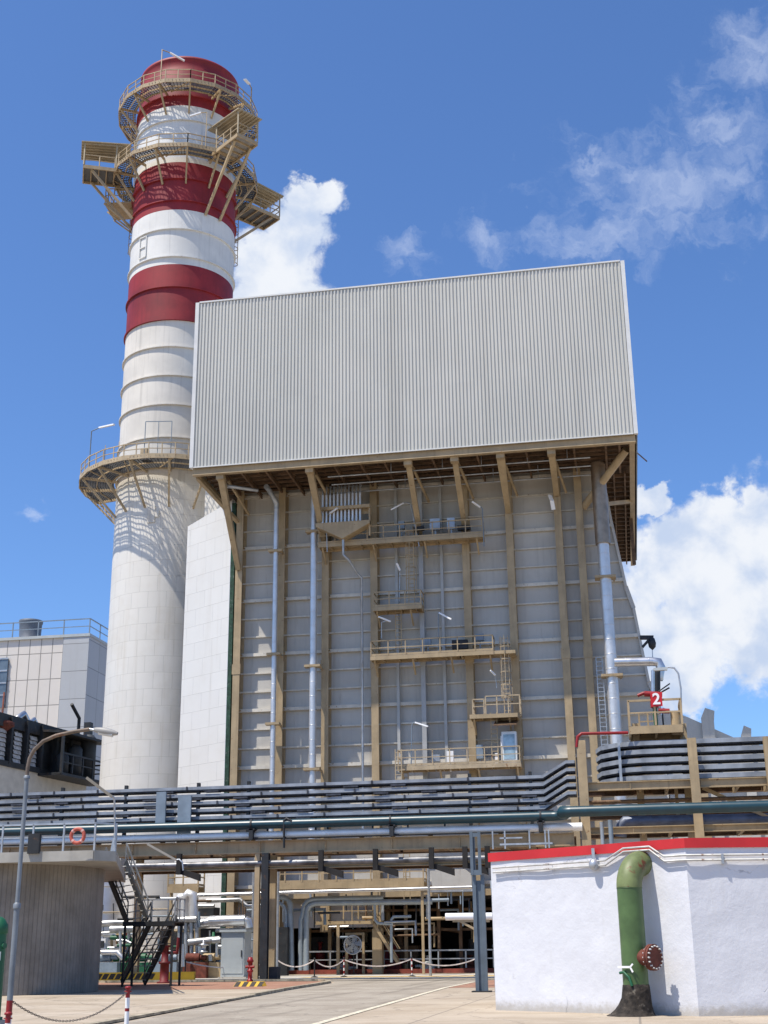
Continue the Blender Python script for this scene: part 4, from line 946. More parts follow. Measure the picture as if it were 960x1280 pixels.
# fire monitor platform
z = U(820, 910, 78.5).z; xa_, xb_ = U(787, 905, 77.5).x, U(853, 905, 77.5).x
fp = root('monitor_platform', 'beige railed platform on the right rack carrying the red water cannon', 'platform', ((xa_+xb_)/2, 78.8, z))
f = MB(); f.box((xa_, 77.5, z-.45), (xb_, 77.6, z)); f.box((xa_, 77.6, z-.1), (xb_, 80.2, z-.02)); 
for X in (xa_, (xa_+xb_)/2, xb_): f.box((X-.07, 77.62, z-.4), (X+.07, 80.2, z-.12))
f.box((xa_, 80.2, z-.9), (xb_, 80.3, z-.1)); f.build('deck', beige, fp)
r_ = MB(); rail(r_, [(xa_, 80.1, z), (xa_, 77.55, z), (xb_, 77.55, z), (xb_, 80.1, z)], 1.5, 1.4, .06); rail(r_, [(xa_+.6, 79.5, z), (xb_-1.4, 79.5, z)], 1.1, .5, .05); r_.build('railing', beige, fp)
MB().tube([(xb_-.3, 78.6, z-.4), (xb_-.3, 78.6, z+.9)], .3, 12).build('standpipe', beige, fp)
mo = root('water_cannon', 'red water cannon on its stand behind the number board', 'water cannon', V(820, 905, 78.4))
c = Vector(V(820, 905, 78.4)); c.z = z
MB().tube([c, c+Vector((0, 0, 1.9))], .13, 10).build('stand', darkgreen, mo)
b_ = MB(); b_.tube([c+Vector((0, 0, 1.2)), c+Vector((0, 0, 2.05))], .24, 12); b_.tube([c+Vector((-.55, 0, 2.05)), c+Vector((.5, 0, 1.95))], .17, 12); b_.tube([c+Vector((-.95, 0, 1.95)), c+Vector((-.55, 0, 2.1))], .1, 10)
b_.tube([c+Vector((.2, 0, 1.0)), c+Vector((.85, 0, .95))], .15, 10); b_.build('body', firered, mo)
b_ = MB(); b_.tube([c+Vector((.35, 0, 2.05)), c+Vector((.95, 0, 2.35))], .05, 8); b_.tube([c+Vector((.3, 0, 2.15)), c+Vector((1.0, 0, 2.6))], .04, 8); b_.build('handle', dark, mo)
a = U(814, 883, 77.4); b = U(827, 865.5, 77.4)
sg_ = root('number_sign', 'small red square board with a white figure 2 on the platform railing', 'sign', ((a.x+b.x)/2, 77.4, a.z))
MB().box((a.x, 77.40, a.z), (b.x, 77.44, b.z)).build('board', mat('sign red', (.5, .015, .02), .4, var=.03), sg_)
def text_obj(s, size, loc, rot, m, parent, name='lettering', ext=.01, bold=.0):
    cu = bpy.data.curves.new(name, 'FONT'); cu.body = s; cu.size = size; cu.align_x = 'CENTER'; cu.align_y = 'CENTER'; cu.extrude = ext; cu.offset = bold
    to = bpy.data.objects.new(name, cu); COL.objects.link(to); dg = bpy.context.evaluated_depsgraph_get()
    me = bpy.data.meshes.new_from_object(to.evaluated_get(dg)); bpy.data.objects.remove(to); 
    ob = bpy.data.objects.new(name, me); COL.objects.link(ob); me.materials.clear(); me.materials.append(m); ob.parent = parent
    ob.location = Vector(loc)-ORG[parent.name]; ob.rotation_euler = rot; return ob
text_obj('2', .92, ((a.x+b.x)/2, 77.38, (a.z+b.z)/2), (R(90), 0, 0), whitep, sg_, bold=.02)
# overhead pipe, davit and lamp by the duct edge
o = pipe_thing('overhead_pipe', 'fat silver pipe jutting right from the boiler edge and bending down over the platform', [V(768, 828, 92), V(815, 827, 92), V(823, 828, 92), V(826, 834, 92), V(823, 850, 92)], .32, alu, 1.6)
pipe_thing('vent_silencer', 'dark upright vent hanging above the red water cannon', [V(820, 838, 90), V(820, 866, 90)], .3, dark)
pipe_thing('thin_pipe', 'thin silver upright pipe beside the dark vent over the water cannon', [V(816, 838, 88), V(816, 868, 88)], .12, alu)
dv_ = root('davit', 'small dark hoist arm with a hanging pulley block at the sloping boiler edge', 'hoist', V(800, 800, 96.8))
a = Vector(V(800, 797, 96.8)); b = Vector(V(817, 797, 96.8)); MB().bar(a, b, .22, .3).bar(Vector(V(803, 809, 96.8)), b+Vector((-.2, 0, 0)), .18).build('arm', dark, dv_)
c = Vector(V(815, 804, 96.8)); MB().lathe(tuple(c), [(0, -.55), (.25, -.3), (.3, 0), (.22, .35), (0, .5)], 12).build('pulley_block', dark, dv_)
MB().bar(c, Vector(V(816, 826, 96.8)), .06).build('rope', galv, dv_)
la = root('platform_lamp', 'arched lamp pole with a box lamp rising from the water cannon platform', 'lamp', V(852, 875, 78)); k = [V(852, 900, 78), V(851, 860, 78), V(848, 842, 78), V(843, 835, 78), V(836, 834, 78), V(832, 835, 78)]
MB().tube(k, .05, 6).build('pole', galv, la); MB().bar(V(834, 836, 78), V(817, 837, 78), .25, .16).build('lamp_head', greyp, la)
# ------------------------------------------------------------------ white concrete building with the red parapet
C0 = Vector((1.41, 34.35, 0)); CL = Vector((-3.88, 38.06, 0)); CR = Vector((9.5, 36.0, 0))
hut = root('concrete_building', 'low white rough concrete building with a red parapet at lower right', 'building', tuple(C0))
ul = (CL-C0).normalized(); nl = Vector((ul.y, -ul.x, 0)); nl = nl if nl.y < 0 else -nl
ur = (CR-C0).normalized(); nr = Vector((ur.y, -ur.x, 0)); nr = nr if nr.y < 0 else -nr
import bmesh
def wob(name, a, b, z1, m, seed):           # slightly uneven hand-plastered wall face
    mb = MB(); nu, nv = 60, 24; u_ = (b-a)/nu; n_ = nl if (b-a).normalized().dot(ul) > .9 or (a-b).normalized().dot(ul) > .9 else nr
    from mathutils import noise as mn
    vs = []
    for j in range(nv+1):
        for i in range(nu+1):
            p = a+u_*i+Vector((0, 0, z1*j/nv)); e = 0 if i in (0, nu) else 1
            vs.append(p+n_*(mn.noise(p*1.1+Vector((seed, 0, 0)))*.02+mn.noise(p*3.1)*.007)*e)
    mb.add(vs, [(j*(nu+1)+i, j*(nu+1)+i+1, (j+1)*(nu+1)+i+1, (j+1)*(nu+1)+i) for j in range(nv) for i in range(nu)], smooth=True)
    return mb.build(name, m, hut)
wob('wall', CL, C0, 3.97, plaster, 1); wob('wall', C0, CR, 3.97, plaster, 5)
mb = MB(); back = [CR+Vector((0, 9, 0)), CL+Vector((1.2, 8, 0))]
for a, b in ((CR, back[0]), (back[0], back[1]), (back[1], CL)): mb.slab([a, b, b+Vector((0, 0, 3.97)), a+Vector((0, 0, 3.97))], (0, .01, 0))
mb.build('rear_wall', plaster, hut)
def off(a, b, c, d):                         # corner point shifted outward by d (both faces)
    return c + (nl+nr).normalized()*d/max(.3, (nl+nr).normalized().dot(nl))
par = MB(); o1 = off(0, 0, C0, .05)
for a, b, n_ in ((CL+nl*.05-ul*-.05, o1, nl), (o1, CR+nr*.05, nr)):
    par.slab([a+Vector((0, 0, 3.95)), b+Vector((0, 0, 3.95)), b+Vector((0, 0, 4.19)), a+Vector((0, 0, 4.19))], -n_*.22)
par.build('parapet', redband, hut)
mb = MB(); i0 = off(0, 0, C0, -.17)
mb.add([CL-nl*.17+Vector((0, 0, 4.05)), i0+Vector((0, 0, 4.05)), CR-nr*.17+Vector((0, 0, 4.05)), back[0]+Vector((0, 0, 4.05)), back[1]+Vector((0, 0, 4.05))], [(0, 1, 2, 3, 4)]); mb.build('roof', lm, hut)
def wl(s, z, d=0.): return C0+ul*s+nl*d+Vector((0, 0, z))
def wr(s, z, d=0.): return C0+ur*s+nr*d+Vector((0, 0, z))
def hitl(px, py, d=0.):                      # pixel -> (s, z) on the left wall face
    v = fwd*FPX + rgt*(px-480) - upv*(py-640); t = (C0+nl*d-EYE).dot(nl)/v.dot(nl); p = EYE+v*t; return (p-C0).dot(ul), p.z
for k, (dz, lab) in enumerate(((0, 'upper of the two thin conduits under the red parapet'), (-.12, 'lower of the two thin conduits under the red parapet'))):
    z0 = 3.77+dz; q0, q1, q2, q3_ = (hitl(px, 1065, .12)[0] for px in (755, 779, 812, 829)); hi_ = 4.04+dz*.7
    pts = [wl(6.3, z0, .1), wl(q0, z0, .1), wl(q1, hi_, .12), wl(q2, hi_, .12), wl(q3_, z0, .1), off(0, 0, C0, .09)+Vector((0, 0, z0)), wr(8, z0, .09)]
    o = pipe_thing('conduit', 'thin rusty white conduit, '+lab, pts, .026, mat('conduit paint', (.5, .49, .46), .5, .2, var=.15, scale=3, rust=(.16, .08, .05), rustamt=.07), group='conduits on the white building', n=8)
clm = MB()
for s in (5.4, 4.2, 2.9): clm.box(tuple(wl(s, 3.55, .0)+Vector((-.03, -.03, 0))), tuple(wl(s, 3.79, .12)+Vector((.03, .03, 0))))
for s in (.9, 2.1, 3.4): clm.box(tuple(wr(s, 3.55, 0)+Vector((-.02, -.02, 0))), tuple(wr(s, 3.79, .12)+Vector((.02, 0, 0))))
clm.build('conduit_clip', galv, hut)
c = wl(2.75, 3.68, .14); MB().lathe((c.x, c.y, c.z-.15), [(0, 0), (.08, .02), (.13, .1), (.13, .2), (.08, .28), (0, .3)], 12).box((c.x-.04, c.y-.04, c.z+.1), (c.x+.04, c.y+.04, c.z+.42)).build('junction_box', galv, hut)
# green pipe with its rusty flange
sg2, _ = hitl(790, 1160, .62)
gp0 = wl(sg2, 0, .62); gp = root('green_pipe', 'thick green pipe rising from the ground and bending into the white wall', 'pipe', tuple(gp0))
z_e = U(783, 1068, gp0.y).z; rb = .62; zc = z_e-.34-rb+.33
zc = 3.02
rad = .315
inw = -nl
def ptz(z, s_=0.): return gp0+inw*s_+Vector((0, 0, z))
elb = [ptz(zc)]+[gp0+inw*(rb*(1-math.cos(R(a))))+Vector((0, 0, zc+rb*math.sin(R(a)))) for a in range(8, 91, 8)]+[gp0+inw*(rb+.5)+Vector((0, 0, zc+rb))]
green2 = mat('pipe green weathered', (.14, .17, .065), .5, var=.3, scale=1.5, rust=(.14, .045, .02), rustamt=.09, streak=.25)
MB().tube([ptz(.62), ptz(zc)], rad, 40).build('riser', green, gp); MB().tube(elb, rad+.004, 40).build('elbow', green2, gp)
wd = MB(); 
for z in (.66, zc): wd.lathe((gp0.x, gp0.y, z), [(rad, -.012), (rad+.012, 0), (rad, .012)], 40)
wd.build('weld_seam', green, gp)
bt = MB(); nb = 40; lv_ = [(0, .6, .2), (.05, .53, .16), (.14, .46, .11), (.26, .405, .06), (.42, .36, .02), (.6, .34, 0), (.72, .33, 0), (.73, .31, 0)]
random.seed(3); jit = [random.uniform(-1, 1) for _ in range(nb*len(lv_))]
bt.add([tuple(gp0+ul*o_*max(.0, 1)+Vector(((r_+jit[i*nb+j]*.012)*math.cos(2*math.pi*j/nb), (r_+jit[i*nb+j]*.012)*math.sin(2*math.pi*j/nb), z_+jit[(i*nb+j*3) % len(jit)]*.012))) for i, (z_, r_, o_) in enumerate(lv_) for j in range(nb)],
       [(i*nb+j, i*nb+(j+1) % nb, (i+1)*nb+(j+1) % nb, (i+1)*nb+j) for i in range(len(lv_)-1) for j in range(nb)], smooth=True); bt.build('bitumen_wrap', bitum, gp)
fd = Vector((.78, -.62, 0)).normalized(); fc = gp0+Vector((0, 0, 1.36))
MB().tube([fc, fc+fd*.6], .2, 28).build('branch', rustm, gp)
fl = MB().tube([fc+fd*.52, fc+fd*.57], .31, 40).tube([fc+fd*.585, fc+fd*.64], .31, 40); fo = fl.build('flange', rustm, gp)
fx = fd.cross(Vector((0, 0, 1))).normalized()
bl = MB()
for k in range(16):
    a = 2*math.pi*k/16; c = fc+fx*.265*math.cos(a)+Vector((0, 0, .265*math.sin(a))); bl.tube([c+fd*.48, c+fd*.69], .021, 6)
bl.build('bolts', boltw, fo)
h = MB(); a = fc+Vector((0, 0, -.22))-ul*-.0+nl*.36; h.bar(a+ul*.25, a-ul*.12, .02, .05); h.bar(a-ul*.12, a-ul*.2+Vector((0, 0, .07)), .02, .04); h.bar(a-ul*.12, a-ul*.19+Vector((0, 0, -.12)), .02, .04); h.build('handle', whitep, gp)
h = MB(); b0 = fc+Vector((0, 0, -.36))+nl*.335; h.tube([b0+ul*.22, b0+ul*.1+Vector((0, 0, .02)), b0-ul*.05+Vector((0, 0, -.1)), b0-ul*.12+Vector((0, 0, -.3))], .035, 8); h.build('lug', darkgreen, gp)
# ------------------------------------------------------------------ tank with the walkway
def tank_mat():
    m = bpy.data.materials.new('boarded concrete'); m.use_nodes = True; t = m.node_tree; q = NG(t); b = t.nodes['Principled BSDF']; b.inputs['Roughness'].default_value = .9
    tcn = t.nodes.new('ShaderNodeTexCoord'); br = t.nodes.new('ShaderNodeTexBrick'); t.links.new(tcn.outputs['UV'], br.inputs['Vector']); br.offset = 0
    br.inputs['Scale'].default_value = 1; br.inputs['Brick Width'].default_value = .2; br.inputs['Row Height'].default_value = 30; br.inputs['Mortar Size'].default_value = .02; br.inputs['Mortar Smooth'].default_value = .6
    co = tcn.outputs['Object']; base = q.mix(q.ramp(q.noise(co, .8, 6, .65), .3, .7), (.18, .16, .138, 1), (.26, .235, .205, 1))  # dark base tone carries the shade on the tank wall
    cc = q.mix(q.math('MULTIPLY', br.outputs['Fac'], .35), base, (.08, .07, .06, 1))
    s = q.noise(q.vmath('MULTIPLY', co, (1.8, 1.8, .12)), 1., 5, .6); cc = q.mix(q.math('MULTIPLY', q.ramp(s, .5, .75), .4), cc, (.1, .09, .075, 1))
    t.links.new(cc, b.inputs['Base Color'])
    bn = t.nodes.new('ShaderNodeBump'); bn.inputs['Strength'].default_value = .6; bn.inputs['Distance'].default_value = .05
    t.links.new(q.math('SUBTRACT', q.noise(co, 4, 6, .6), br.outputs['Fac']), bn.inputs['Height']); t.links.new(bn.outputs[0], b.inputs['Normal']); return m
TX, TY, TR = -28.3, 56.7, 4.85
tz = U(60, 1078, 52.5).z
tank = root('concrete_tank', 'round concrete tank toned dark as shade, with vertical board marks at lower left', 'tank', (TX, TY, 0))
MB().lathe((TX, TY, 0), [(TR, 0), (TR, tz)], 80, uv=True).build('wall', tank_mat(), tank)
wkm = mat('walkway grey', (.34, .325, .29), .6, var=.12, streak=.2)
xe = U(131, 1070, 51.4).x
xs_ = U(152, 1070, 68).x
MB().prism([(-46, 51.7), (xe-.6, 51.7), (xe, 52.5), (xs_, 68.6), (-46, 68.6)], tz, tz+.12).build('deck', wkm, tank)
MB().box((-46, 51.62, tz-.03), (xe-.6, 51.7, tz+.38)).bar((xe-.6, 51.66, tz+.175), (xe+.02, 52.5, tz+.175), .08, .41).bar((xe+.02, 52.5, tz+.175), (xs_+.02, 68.6, tz+.175), .08, .41).build('edge_beam', wkm, tank)
r_ = MB(); rail(r_, [(-46, 51.7, tz+.38), (xe-.6, 51.7, tz+.38), (xe, 52.5, tz+.38), (xs_, 66.5, tz+.42)], 1.1, 1.35, .035); r_.build('railing', galv, tank)
for px in (40, 52, 172, 228): pass
MB().box((U(42, 1050, 51.5).x-.25, 51.5, tz+.3), (U(42, 1050, 51.5).x+.25, 51.7, tz+1.1)).build('control_box', dark, tank)
lb = root('lifebuoy', 'faded orange-red lifebuoy hanging on the walkway railing', 'lifebuoy', V(97, 1045, 51.2))
c = Vector(V(97, 1045, 51.15)); ring = [c+Vector((.28*math.cos(a), 0, .28*math.sin(a))) for a in [2*math.pi*i/28 for i in range(29)]]
MB().tube(ring, .075, 12, caps=False).build('ring', orange, lb)
for a in (45, 135, 225, 315):
    t0, t1 = R(a-9), R(a+9); MB().tube([c+Vector((.28*math.cos(t0), 0, .28*math.sin(t0))), c+Vector((.28*math.cos(t1), 0, .28*math.sin(t1)))], .08, 12).build('band', mat('band pale red', (.55, .3, .27), .6), lb)

# ------------------------------------------------------------------ staircase
st = root('steel_staircase', 'dark steel staircase in two flights descending beside the round tank', 'staircase', (-24.5, 67, 0))
def flight(aL, aR, bL, bR, n, name='flight'):
    aL, aR, bL, bR = map(Vector, (aL, aR, bL, bR))
    s = MB(); s.bar(aL, bL, .09, .34, up=(0, 0, 1)); s.bar(aR, bR, .09, .34); o = s.build('stringer', dark, st)
    t_ = MB()
    for i in range(n):
        k = (i+.5)/n; p, q = aL.lerp(bL, k), aR.lerp(bR, k); dn = (bL-aL); dn.z = 0; dn.normalize()
        t_.bar(p, q, .28, .035, up=(0, 0, 1)) if False else t_.slab([p-dn*.14, q-dn*.14, q+dn*.14, p+dn*.14], (0, 0, -.04))
    t_.build('treads', wkm, st)
    h = MB(); Z1 = Vector((0, 0, 1.0))
    for a, b in ((aL, bL), (aR, bR)):
        h.bar(a+Z1, b+Z1, .06); h.bar(a+Z1*.5, b+Z1*.5, .045)
        for k in (0, .25, .5, .75, 1): p = a.lerp(b, k); h.bar(p, p+Z1, .05)
    h.build('handrail', mat('rail worn', (.16, .16, .155), .5, .4, var=.3), st)
YA, YB = 68.3, 66.0
flight(V(131, 1083, YA), V(157, 1078, YA-.6), V(159, 1153, YB+.3), V(184, 1150, YB-.3), 9)
flight(V(188, 1153, YB+.2), V(221, 1147, YB+.2), V(152, 1228, YB+2.4), V(180, 1229, YB+2.4), 9)
zl = U(190, 1152, YB).z; xl0, xl1 = U(158, 1152, YB).x, U(222, 1152, YB).x
s = MB(); s.box((xl0, YB-.5, zl-.22), (xl1, YB-.42, zl)); s.box((xl0, YB-.42, zl-.08), (xl1, YB+1, zl-.02)); s.box((xl0, YB+1, zl-.22), (xl1, YB+1.08, zl)); s.build('landing', dark, st)
s = MB(); rail(s, [(xl0+.1, YB+1, zl), (xl1, YB+1, zl), (xl1, YB-.45, zl)], 1.1, .8, .03); s.build('railing', galv, st)
for X, yy in ((xl0+.1, YB-.4), (xl0+.1, YB+.9), (xl1-.1, YB-.4), (xl1-.1, YB+.9)): MB().box((X-.05, yy-.05, 0), (X+.05, yy+.05, zl-.2)).build('leg', dark, st)
MB().bar((xl0+.1, YB-.4, .2), (xl1-.9, YB-.4, zl-.3), .06).build('brace', dark, st)
a = U(143, 1075, YA); MB().box((a.x-.7, YA-.6, a.z-.35), (a.x+.6, YA+.3, a.z+.05)).build('top_landing', wkm, st)

# ------------------------------------------------------------------ street lamp, chain posts
LY = 22.
lamp = root('street_lamp', 'curved arm street lamp on a grey pole with a red and white foot', 'street lamp', (U(10, 1280, LY).x, LY, 0))
X = U(10, 1280, LY).x; zj = U(20, 1132, LY).z; zk = U(34, 972, LY).z
MB().tube([(X, LY, 0), (X, LY, zj)], .05, 16).lathe((X, LY, zj), [(.066, -.05), (.066, .02), (.045, .05)], 16).tube([(X, LY, zj), (X, LY, zk)], .038, 16).lathe((X, LY, zk), [(.055, -.02), (.055, .03), (.04, .04)], 14).build('pole', mat('lamp pole grey', (.2, .22, .24), .55, .3, var=.2, streak=.3), lamp)
armp = [(X, LY, zk)]+[V(px, py, LY) for px, py in ((34.5, 960), (37, 948), (43, 937), (54, 926.5), (70, 919.5), (90, 915), (112, 911.5))]
MB().tube(armp, .034, 12).build('arm', mat('arm rusty', (.17, .13, .1), .6, .3, var=.3, scale=3, rust=(.14, .07, .04), rustamt=.1), lamp)
ha, hb = Vector(V(113, 911, LY)), Vector(V(147, 917, LY)); ax_ = (hb-ha); Lh = ax_.length; ax_.normalize()
MB().tube([Vector(armp[-1]), ha+ax_*.1+Vector((0, 0, -.01))], .025, 8).build('bracket', galv, lamp)
n = 10; pts = []; rd = []
for i in range(n+1):
    k = i/n; pts.append(ha+ax_*(.08+(Lh-.08)*k)); rd.append(.066*math.sin(math.pi*min(1, max(0, .12+.8*k)))**.6)
hm_ = MB(); hm_.tube(pts, .08, 16, radii=rd); o = hm_.build('lamp_housing', mat('housing grey', (.3, .29, .27), .5, var=.15), lamp)
up_ = Vector((0, 0, 1)); hh = MB(); hh.tube([p-Vector((0, 0, .035)) for p in pts[2:-2]], .05, 14, radii=[.045]*len(pts[2:-2])); hh.build('lens', mat('lamp lens', (.55, .56, .55), .2, var=.1), o)
for a, b, mm in ((.62, .86, firered), (.3, .62, whitep), (0, .3, firered)): MB().tube([(X, LY, a), (X, LY, b)], .0525, 16).build('painted_band', mm, lamp)
px_ = U(160, 1240, 25).x; zt = U(160, 1235, 25).z
def chain_post(x, y, z, label):
    o = root('chain_post', label, 'post', (x, y, 0), 'red and white chain posts')
    for a, b, mm in ((0, .3, firered), (.3, z*.57, whitep), (z*.57, z*.63+.0, firered), (z*.63, z*.82, whitep), (z*.82, z, firered)):
        MB().tube([(x, y, a), (x, y, b)], .042, 16).build('painted_band', mm, o)
    MB().lathe((x, y, z), [(.042, -.01), (.062, -.01), (.062, .02), (.03, .035), (0, .035)], 16).build('cap', firered, o)
    MB().tube([(x-.07, y, z-.06), (x+.07, y, z-.06)], .012, 6).build('hook', firered, o)
    return o
chain_post(px_, 25, zt, 'red and white striped chain post in front of the steel staircase')
cxb = U(3, 1270, 20).x; chain_post(cxb, 20.2, .72, 'red chain post at the bottom left corner beside the street lamp')
ch = MB(); a = Vector((X, LY, U(13, 1249, LY).z)); b = Vector((px_, 25, zt-.06)); nl_ = 70; low_z = U(82, 1276, 23.5).z
def cat_(k): p = a.lerp(b, k); s_ = 4*k*(1-k); p.z -= s_*((a.z+b.z)/2-low_z); return p
for i in range(nl_):
    p, q_ = cat_(i/nl_), cat_((i+1)/nl_); d_ = (q_-p); L_ = d_.length; d_.normalize(); sd = d_.cross(Vector((0, 0, 1))).normalized(); sd = sd if i % 2 else d_.cross(sd)
    c = (p+q_)/2; ring = [c+d_*(L_*.72*math.cos(t))+sd*(.016*math.sin(t)) for t in [2*math.pi*j/8 for j in range(9)]]; ch.tube(ring, .0055, 5, caps=False)
tag(ch.build('chain', mat('chain rust', (.22, .18, .15), .6, .5, var=.3), org=tuple(a)), 'sagging rusty chain between the street lamp and the striped post', 'chain')
gx = U(-3, 1180, 23).x; ge = root('green_valve', 'dark green upright valve housing cut off by the left edge of the view', 'valve', (gx, 23, 0))
zg = U(2, 1146, 23).z
MB().tube([(gx, 23, .5), (gx, 23, zg-.28)], .15, 20).lathe((gx, 23, zg-.3), [(.15, 0), (.17, .02), (.16, .16), (.1, .26), (.04, .3), (0, .3)], 20).lathe((gx, 23, .5), [(.19, 0), (.19, .05), (.15, .05)], 20).build('body', darkgreen, ge)
MB().tube([(gx, 23, zg-.5), (gx+.17, 22.95, zg-.5)], .055, 10).build('outlet', darkgreen, ge); MB().box((gx-.17, 22.8, 0), (gx+.19, 23.2, .5)).build('base', mat('base grey', (.3, .3, .3), .8), ge)
MB().box((gx+.06, 22.83, zg-.75), (gx+.15, 22.86, zg-.6)).build('label_plate', greyp, ge)

# ------------------------------------------------------------------ things on the yard
hx, hy = G(312, 1233).x, 64.9
hyd = root('fire_hydrant', 'red fire hydrant on a yellow and black striped block', 'hydrant', (hx, hy, 0))
MB().lathe((hx, hy, .22), [(.15, 0), (.15, .08), (.1, .1), (.1, .42), (.15, .44), (.15, .52), (.11, .54), (.11, .88), (.16, .9), (.16, .98), (.13, 1.02), (.1, 1.12), (0, 1.14)], 20).build('body', firered, hyd)
for s_ in (-1, 1): MB().tube([(hx, hy-.05, .9), (hx+s_*.22, hy-.07, .9)], .065, 12).build('outlet', firered, hyd)
MB().tube([(hx, hy, .62), (hx+.05, hy-.24, .62)], .09, 12).build('outlet', firered, hyd)
xa3, xb3, yf3 = hx-.7, hx+.75, hy-.5
MB().slab([(xa3, yf3, 0), (xb3, yf3, 0), (xb3-.14, yf3+.1, .22), (xa3+.14, yf3+.1, .22)], (0, .9, 0)).build('kerb_block', yellow, hyd)
for i in range(4):
    t0 = xa3+.03+i*.39; MB().slab([(t0, yf3-.006, .005), (t0+.22, yf3-.006, .005), (t0+.34, yf3+.09, .215), (t0+.12, yf3+.09, .215)], (0, -.006, .003)).build('black_stripe', blackp, hyd)
cx0, cx1 = U(276, 1200, 84).x, U(305, 1200, 84).x; czt = U(290, 1165, 84).z
cab = root('electrical_cabinet', 'large light grey metal cabinet behind the red hydrant', 'cabinet', (cx0, 84, 0))
MB().box((cx0, 84, .1), (cx1, 85.6, czt)).build('body', greyp, cab); MB().box((cx0-.1, 83.85, czt), (cx1+.15, 85.7, czt+.14)).build('roof', greyp, cab)
MB().box((cx0+.08, 83.97, .3), (cx1-.08, 83.995, czt-.15)).build('door', greyp, cab); MB().box((cx1-.2, 83.93, 1.3), (cx1-.14, 83.965, 1.7)).build('handle', dark, cab)
MB().box((cx0-.1, 83.8, .008), (cx1+.2, 85.8, .1)).build('plinth', lm, cab)
# barrier stanchions with sagging tape
stp = [(393, 1222, 'dark'), (430, 1221.5, 'rw'), (515, 1220.8, 'rw'), (597, 1220.3, 'rw'), (231, 1225, 'dark'), (150, 1226, 'dark'), (346, 1221, 'rw')]
def stanchion(px, py, kind, label):
    p = G(px, py); o = root('stanchion', label, 'stanchion', (p.x, p.y, 0), 'barrier stanchions across the yard'); h = 1.08
    if kind == 'rw':
        for i in range(6): MB().tube([(p.x, p.y, .04+i*(h-.04)/6), (p.x, p.y, .04+(i+1)*(h-.04)/6)], .045, 8).build('painted_band', firered if i % 2 else whitep, o)
    else: MB().tube([(p.x, p.y, .04), (p.x, p.y, h)], .04, 8).build('pole', dark, o)
    MB().lathe((p.x, p.y, 0), [(0, .0), (.24, .0), (.24, .04), (.06, .1), (0, .1)], 12).build('base', rubber, o)
    MB().lathe((p.x, p.y, h), [(.05, 0), (.07, .03), (.05, .1), (0, .12)], 8).build('cap', dark, o)
    return Vector((p.x, p.y, h-.02))
labs = ['dark stanchion in front of the leftmost blue-grey pipes', 'red and white stanchion at the left end of the yellow hatching', 'red and white stanchion in the middle of the yellow hatching', 'red and white stanchion at the right end of the hatching beside the twin steel post', 'dark stanchion left of the grey cabinet', 'dark stanchion at the foot of the steel staircase', 'red and white stanchion beside the thin pole and leaning fan']
T = [stanchion(a, b, c, l) for (a, b, c), l in zip(stp, labs)]
tape_m = mat('barrier tape', (.62, .55, .52), .6, var=.25, scale=3)
for (a, b), l in zip(((6, 0), (0, 1), (1, 2), (2, 3), (4, 6)), ('left of the dark stanchion', 'from the dark to the first striped stanchion', 'sagging over the left half of the hatching', 'sagging over the right half of the hatching', 'passing behind the grey cabinet')):
    m_ = MB(); n = 12
    for i in range(n):
        p = T[a].lerp(T[b], i/n); q_ = T[a].lerp(T[b], (i+1)/n); p.z -= 4*(i/n)*(1-i/n)*.42; k = (i+1)/n; q_.z -= 4*k*(1-k)*.42; m_.bar(p, q_, .03, .07)
    tag(m_.build('barrier_tape', tape_m, org=tuple(T[a])), 'pale barrier tape '+l, 'barrier tape', 'barrier tapes between stanchions')
# kerb block with black and yellow stripes behind the tank
ks = root('striped_kerb', 'yellow and black striped kerb between the tank and the staircase', 'kerb', (-31, 80, 0))
a = U(116, 1220, 79).x; bb = U(190, 1220, 79).x; n = 9; wv = (bb-a)/n; yl = MB(); bk = MB()
MB().box((a, 79.1, 0), (bb+2.6, 79.4, .5)).build('kerb_block', yellow, ks)
for i in range(n): bk.slab([(a+i*wv+.1, 79.08, .1), (a+i*wv+.42, 79.08, .1), (a+i*wv+.6, 79.08, .42), (a+i*wv+.28, 79.08, .42)], (0, .015, 0))
bk.build('black_stripe', blackp, ks)

# ------------------------------------------------------------------ pipework and machines on the left, behind the rack
sk = root('pump_skid', 'crowded silver pipework and pumps behind the staircase and grey cabinet', 'pump skid', (-31, 88, 0))
random.seed(11)
alu2 = mat('dull jacket', (.42, .42, .42), .42, .75, var=.25, scale=1.5)
def pp(pts, r, m=alu2, n=12, name='pipe'): return MB().tube(pts, r, n).build(name, m, sk)
Ys = 87.
pp([V(120, 1155, Ys), V(156, 1153, Ys)], .22); pp([V(120, 1168, Ys), V(152, 1165, Ys)], .16); pp([V(138, 1162, Ys-1), V(192, 1160, Ys-1)], .24)
pp([V(222, 1150, Ys), V(222, 1128, Ys), V(226, 1122, Ys), V(231, 1122, Ys), V(231, 1128, Ys), V(229, 1148, Ys)], .3, alu_blue, name='bent_duct')
pp([V(231, 1150, Ys-.6), V(232, 1123, Ys-.6), V(236, 1118, Ys-.6), V(241, 1120, Ys-.6), V(242, 1150, Ys-.6)], .34, alu_blue, name='bent_duct')
pp([V(218, 1150, Ys-1), V(246, 1149, Ys-1)], .2)
for px in (224, 232, 239, 246): pp([V(px, 1151, Ys-.8), V(px+.8, 1203, Ys-.8)], .13, galv)
pp([V(238, 1119.5, 89), V(330, 1116.5, 89), V(590, 1109, 89)], .12, alu, name='long_pipe')
pp([V(258, 1126, 89.5), V(300, 1124.5, 89.5), V(309, 1133, 89.5), V(335, 1132, 89.5)], .15); pp([V(243, 1133, 89.5), V(268, 1132.5, 89.5)], .14)
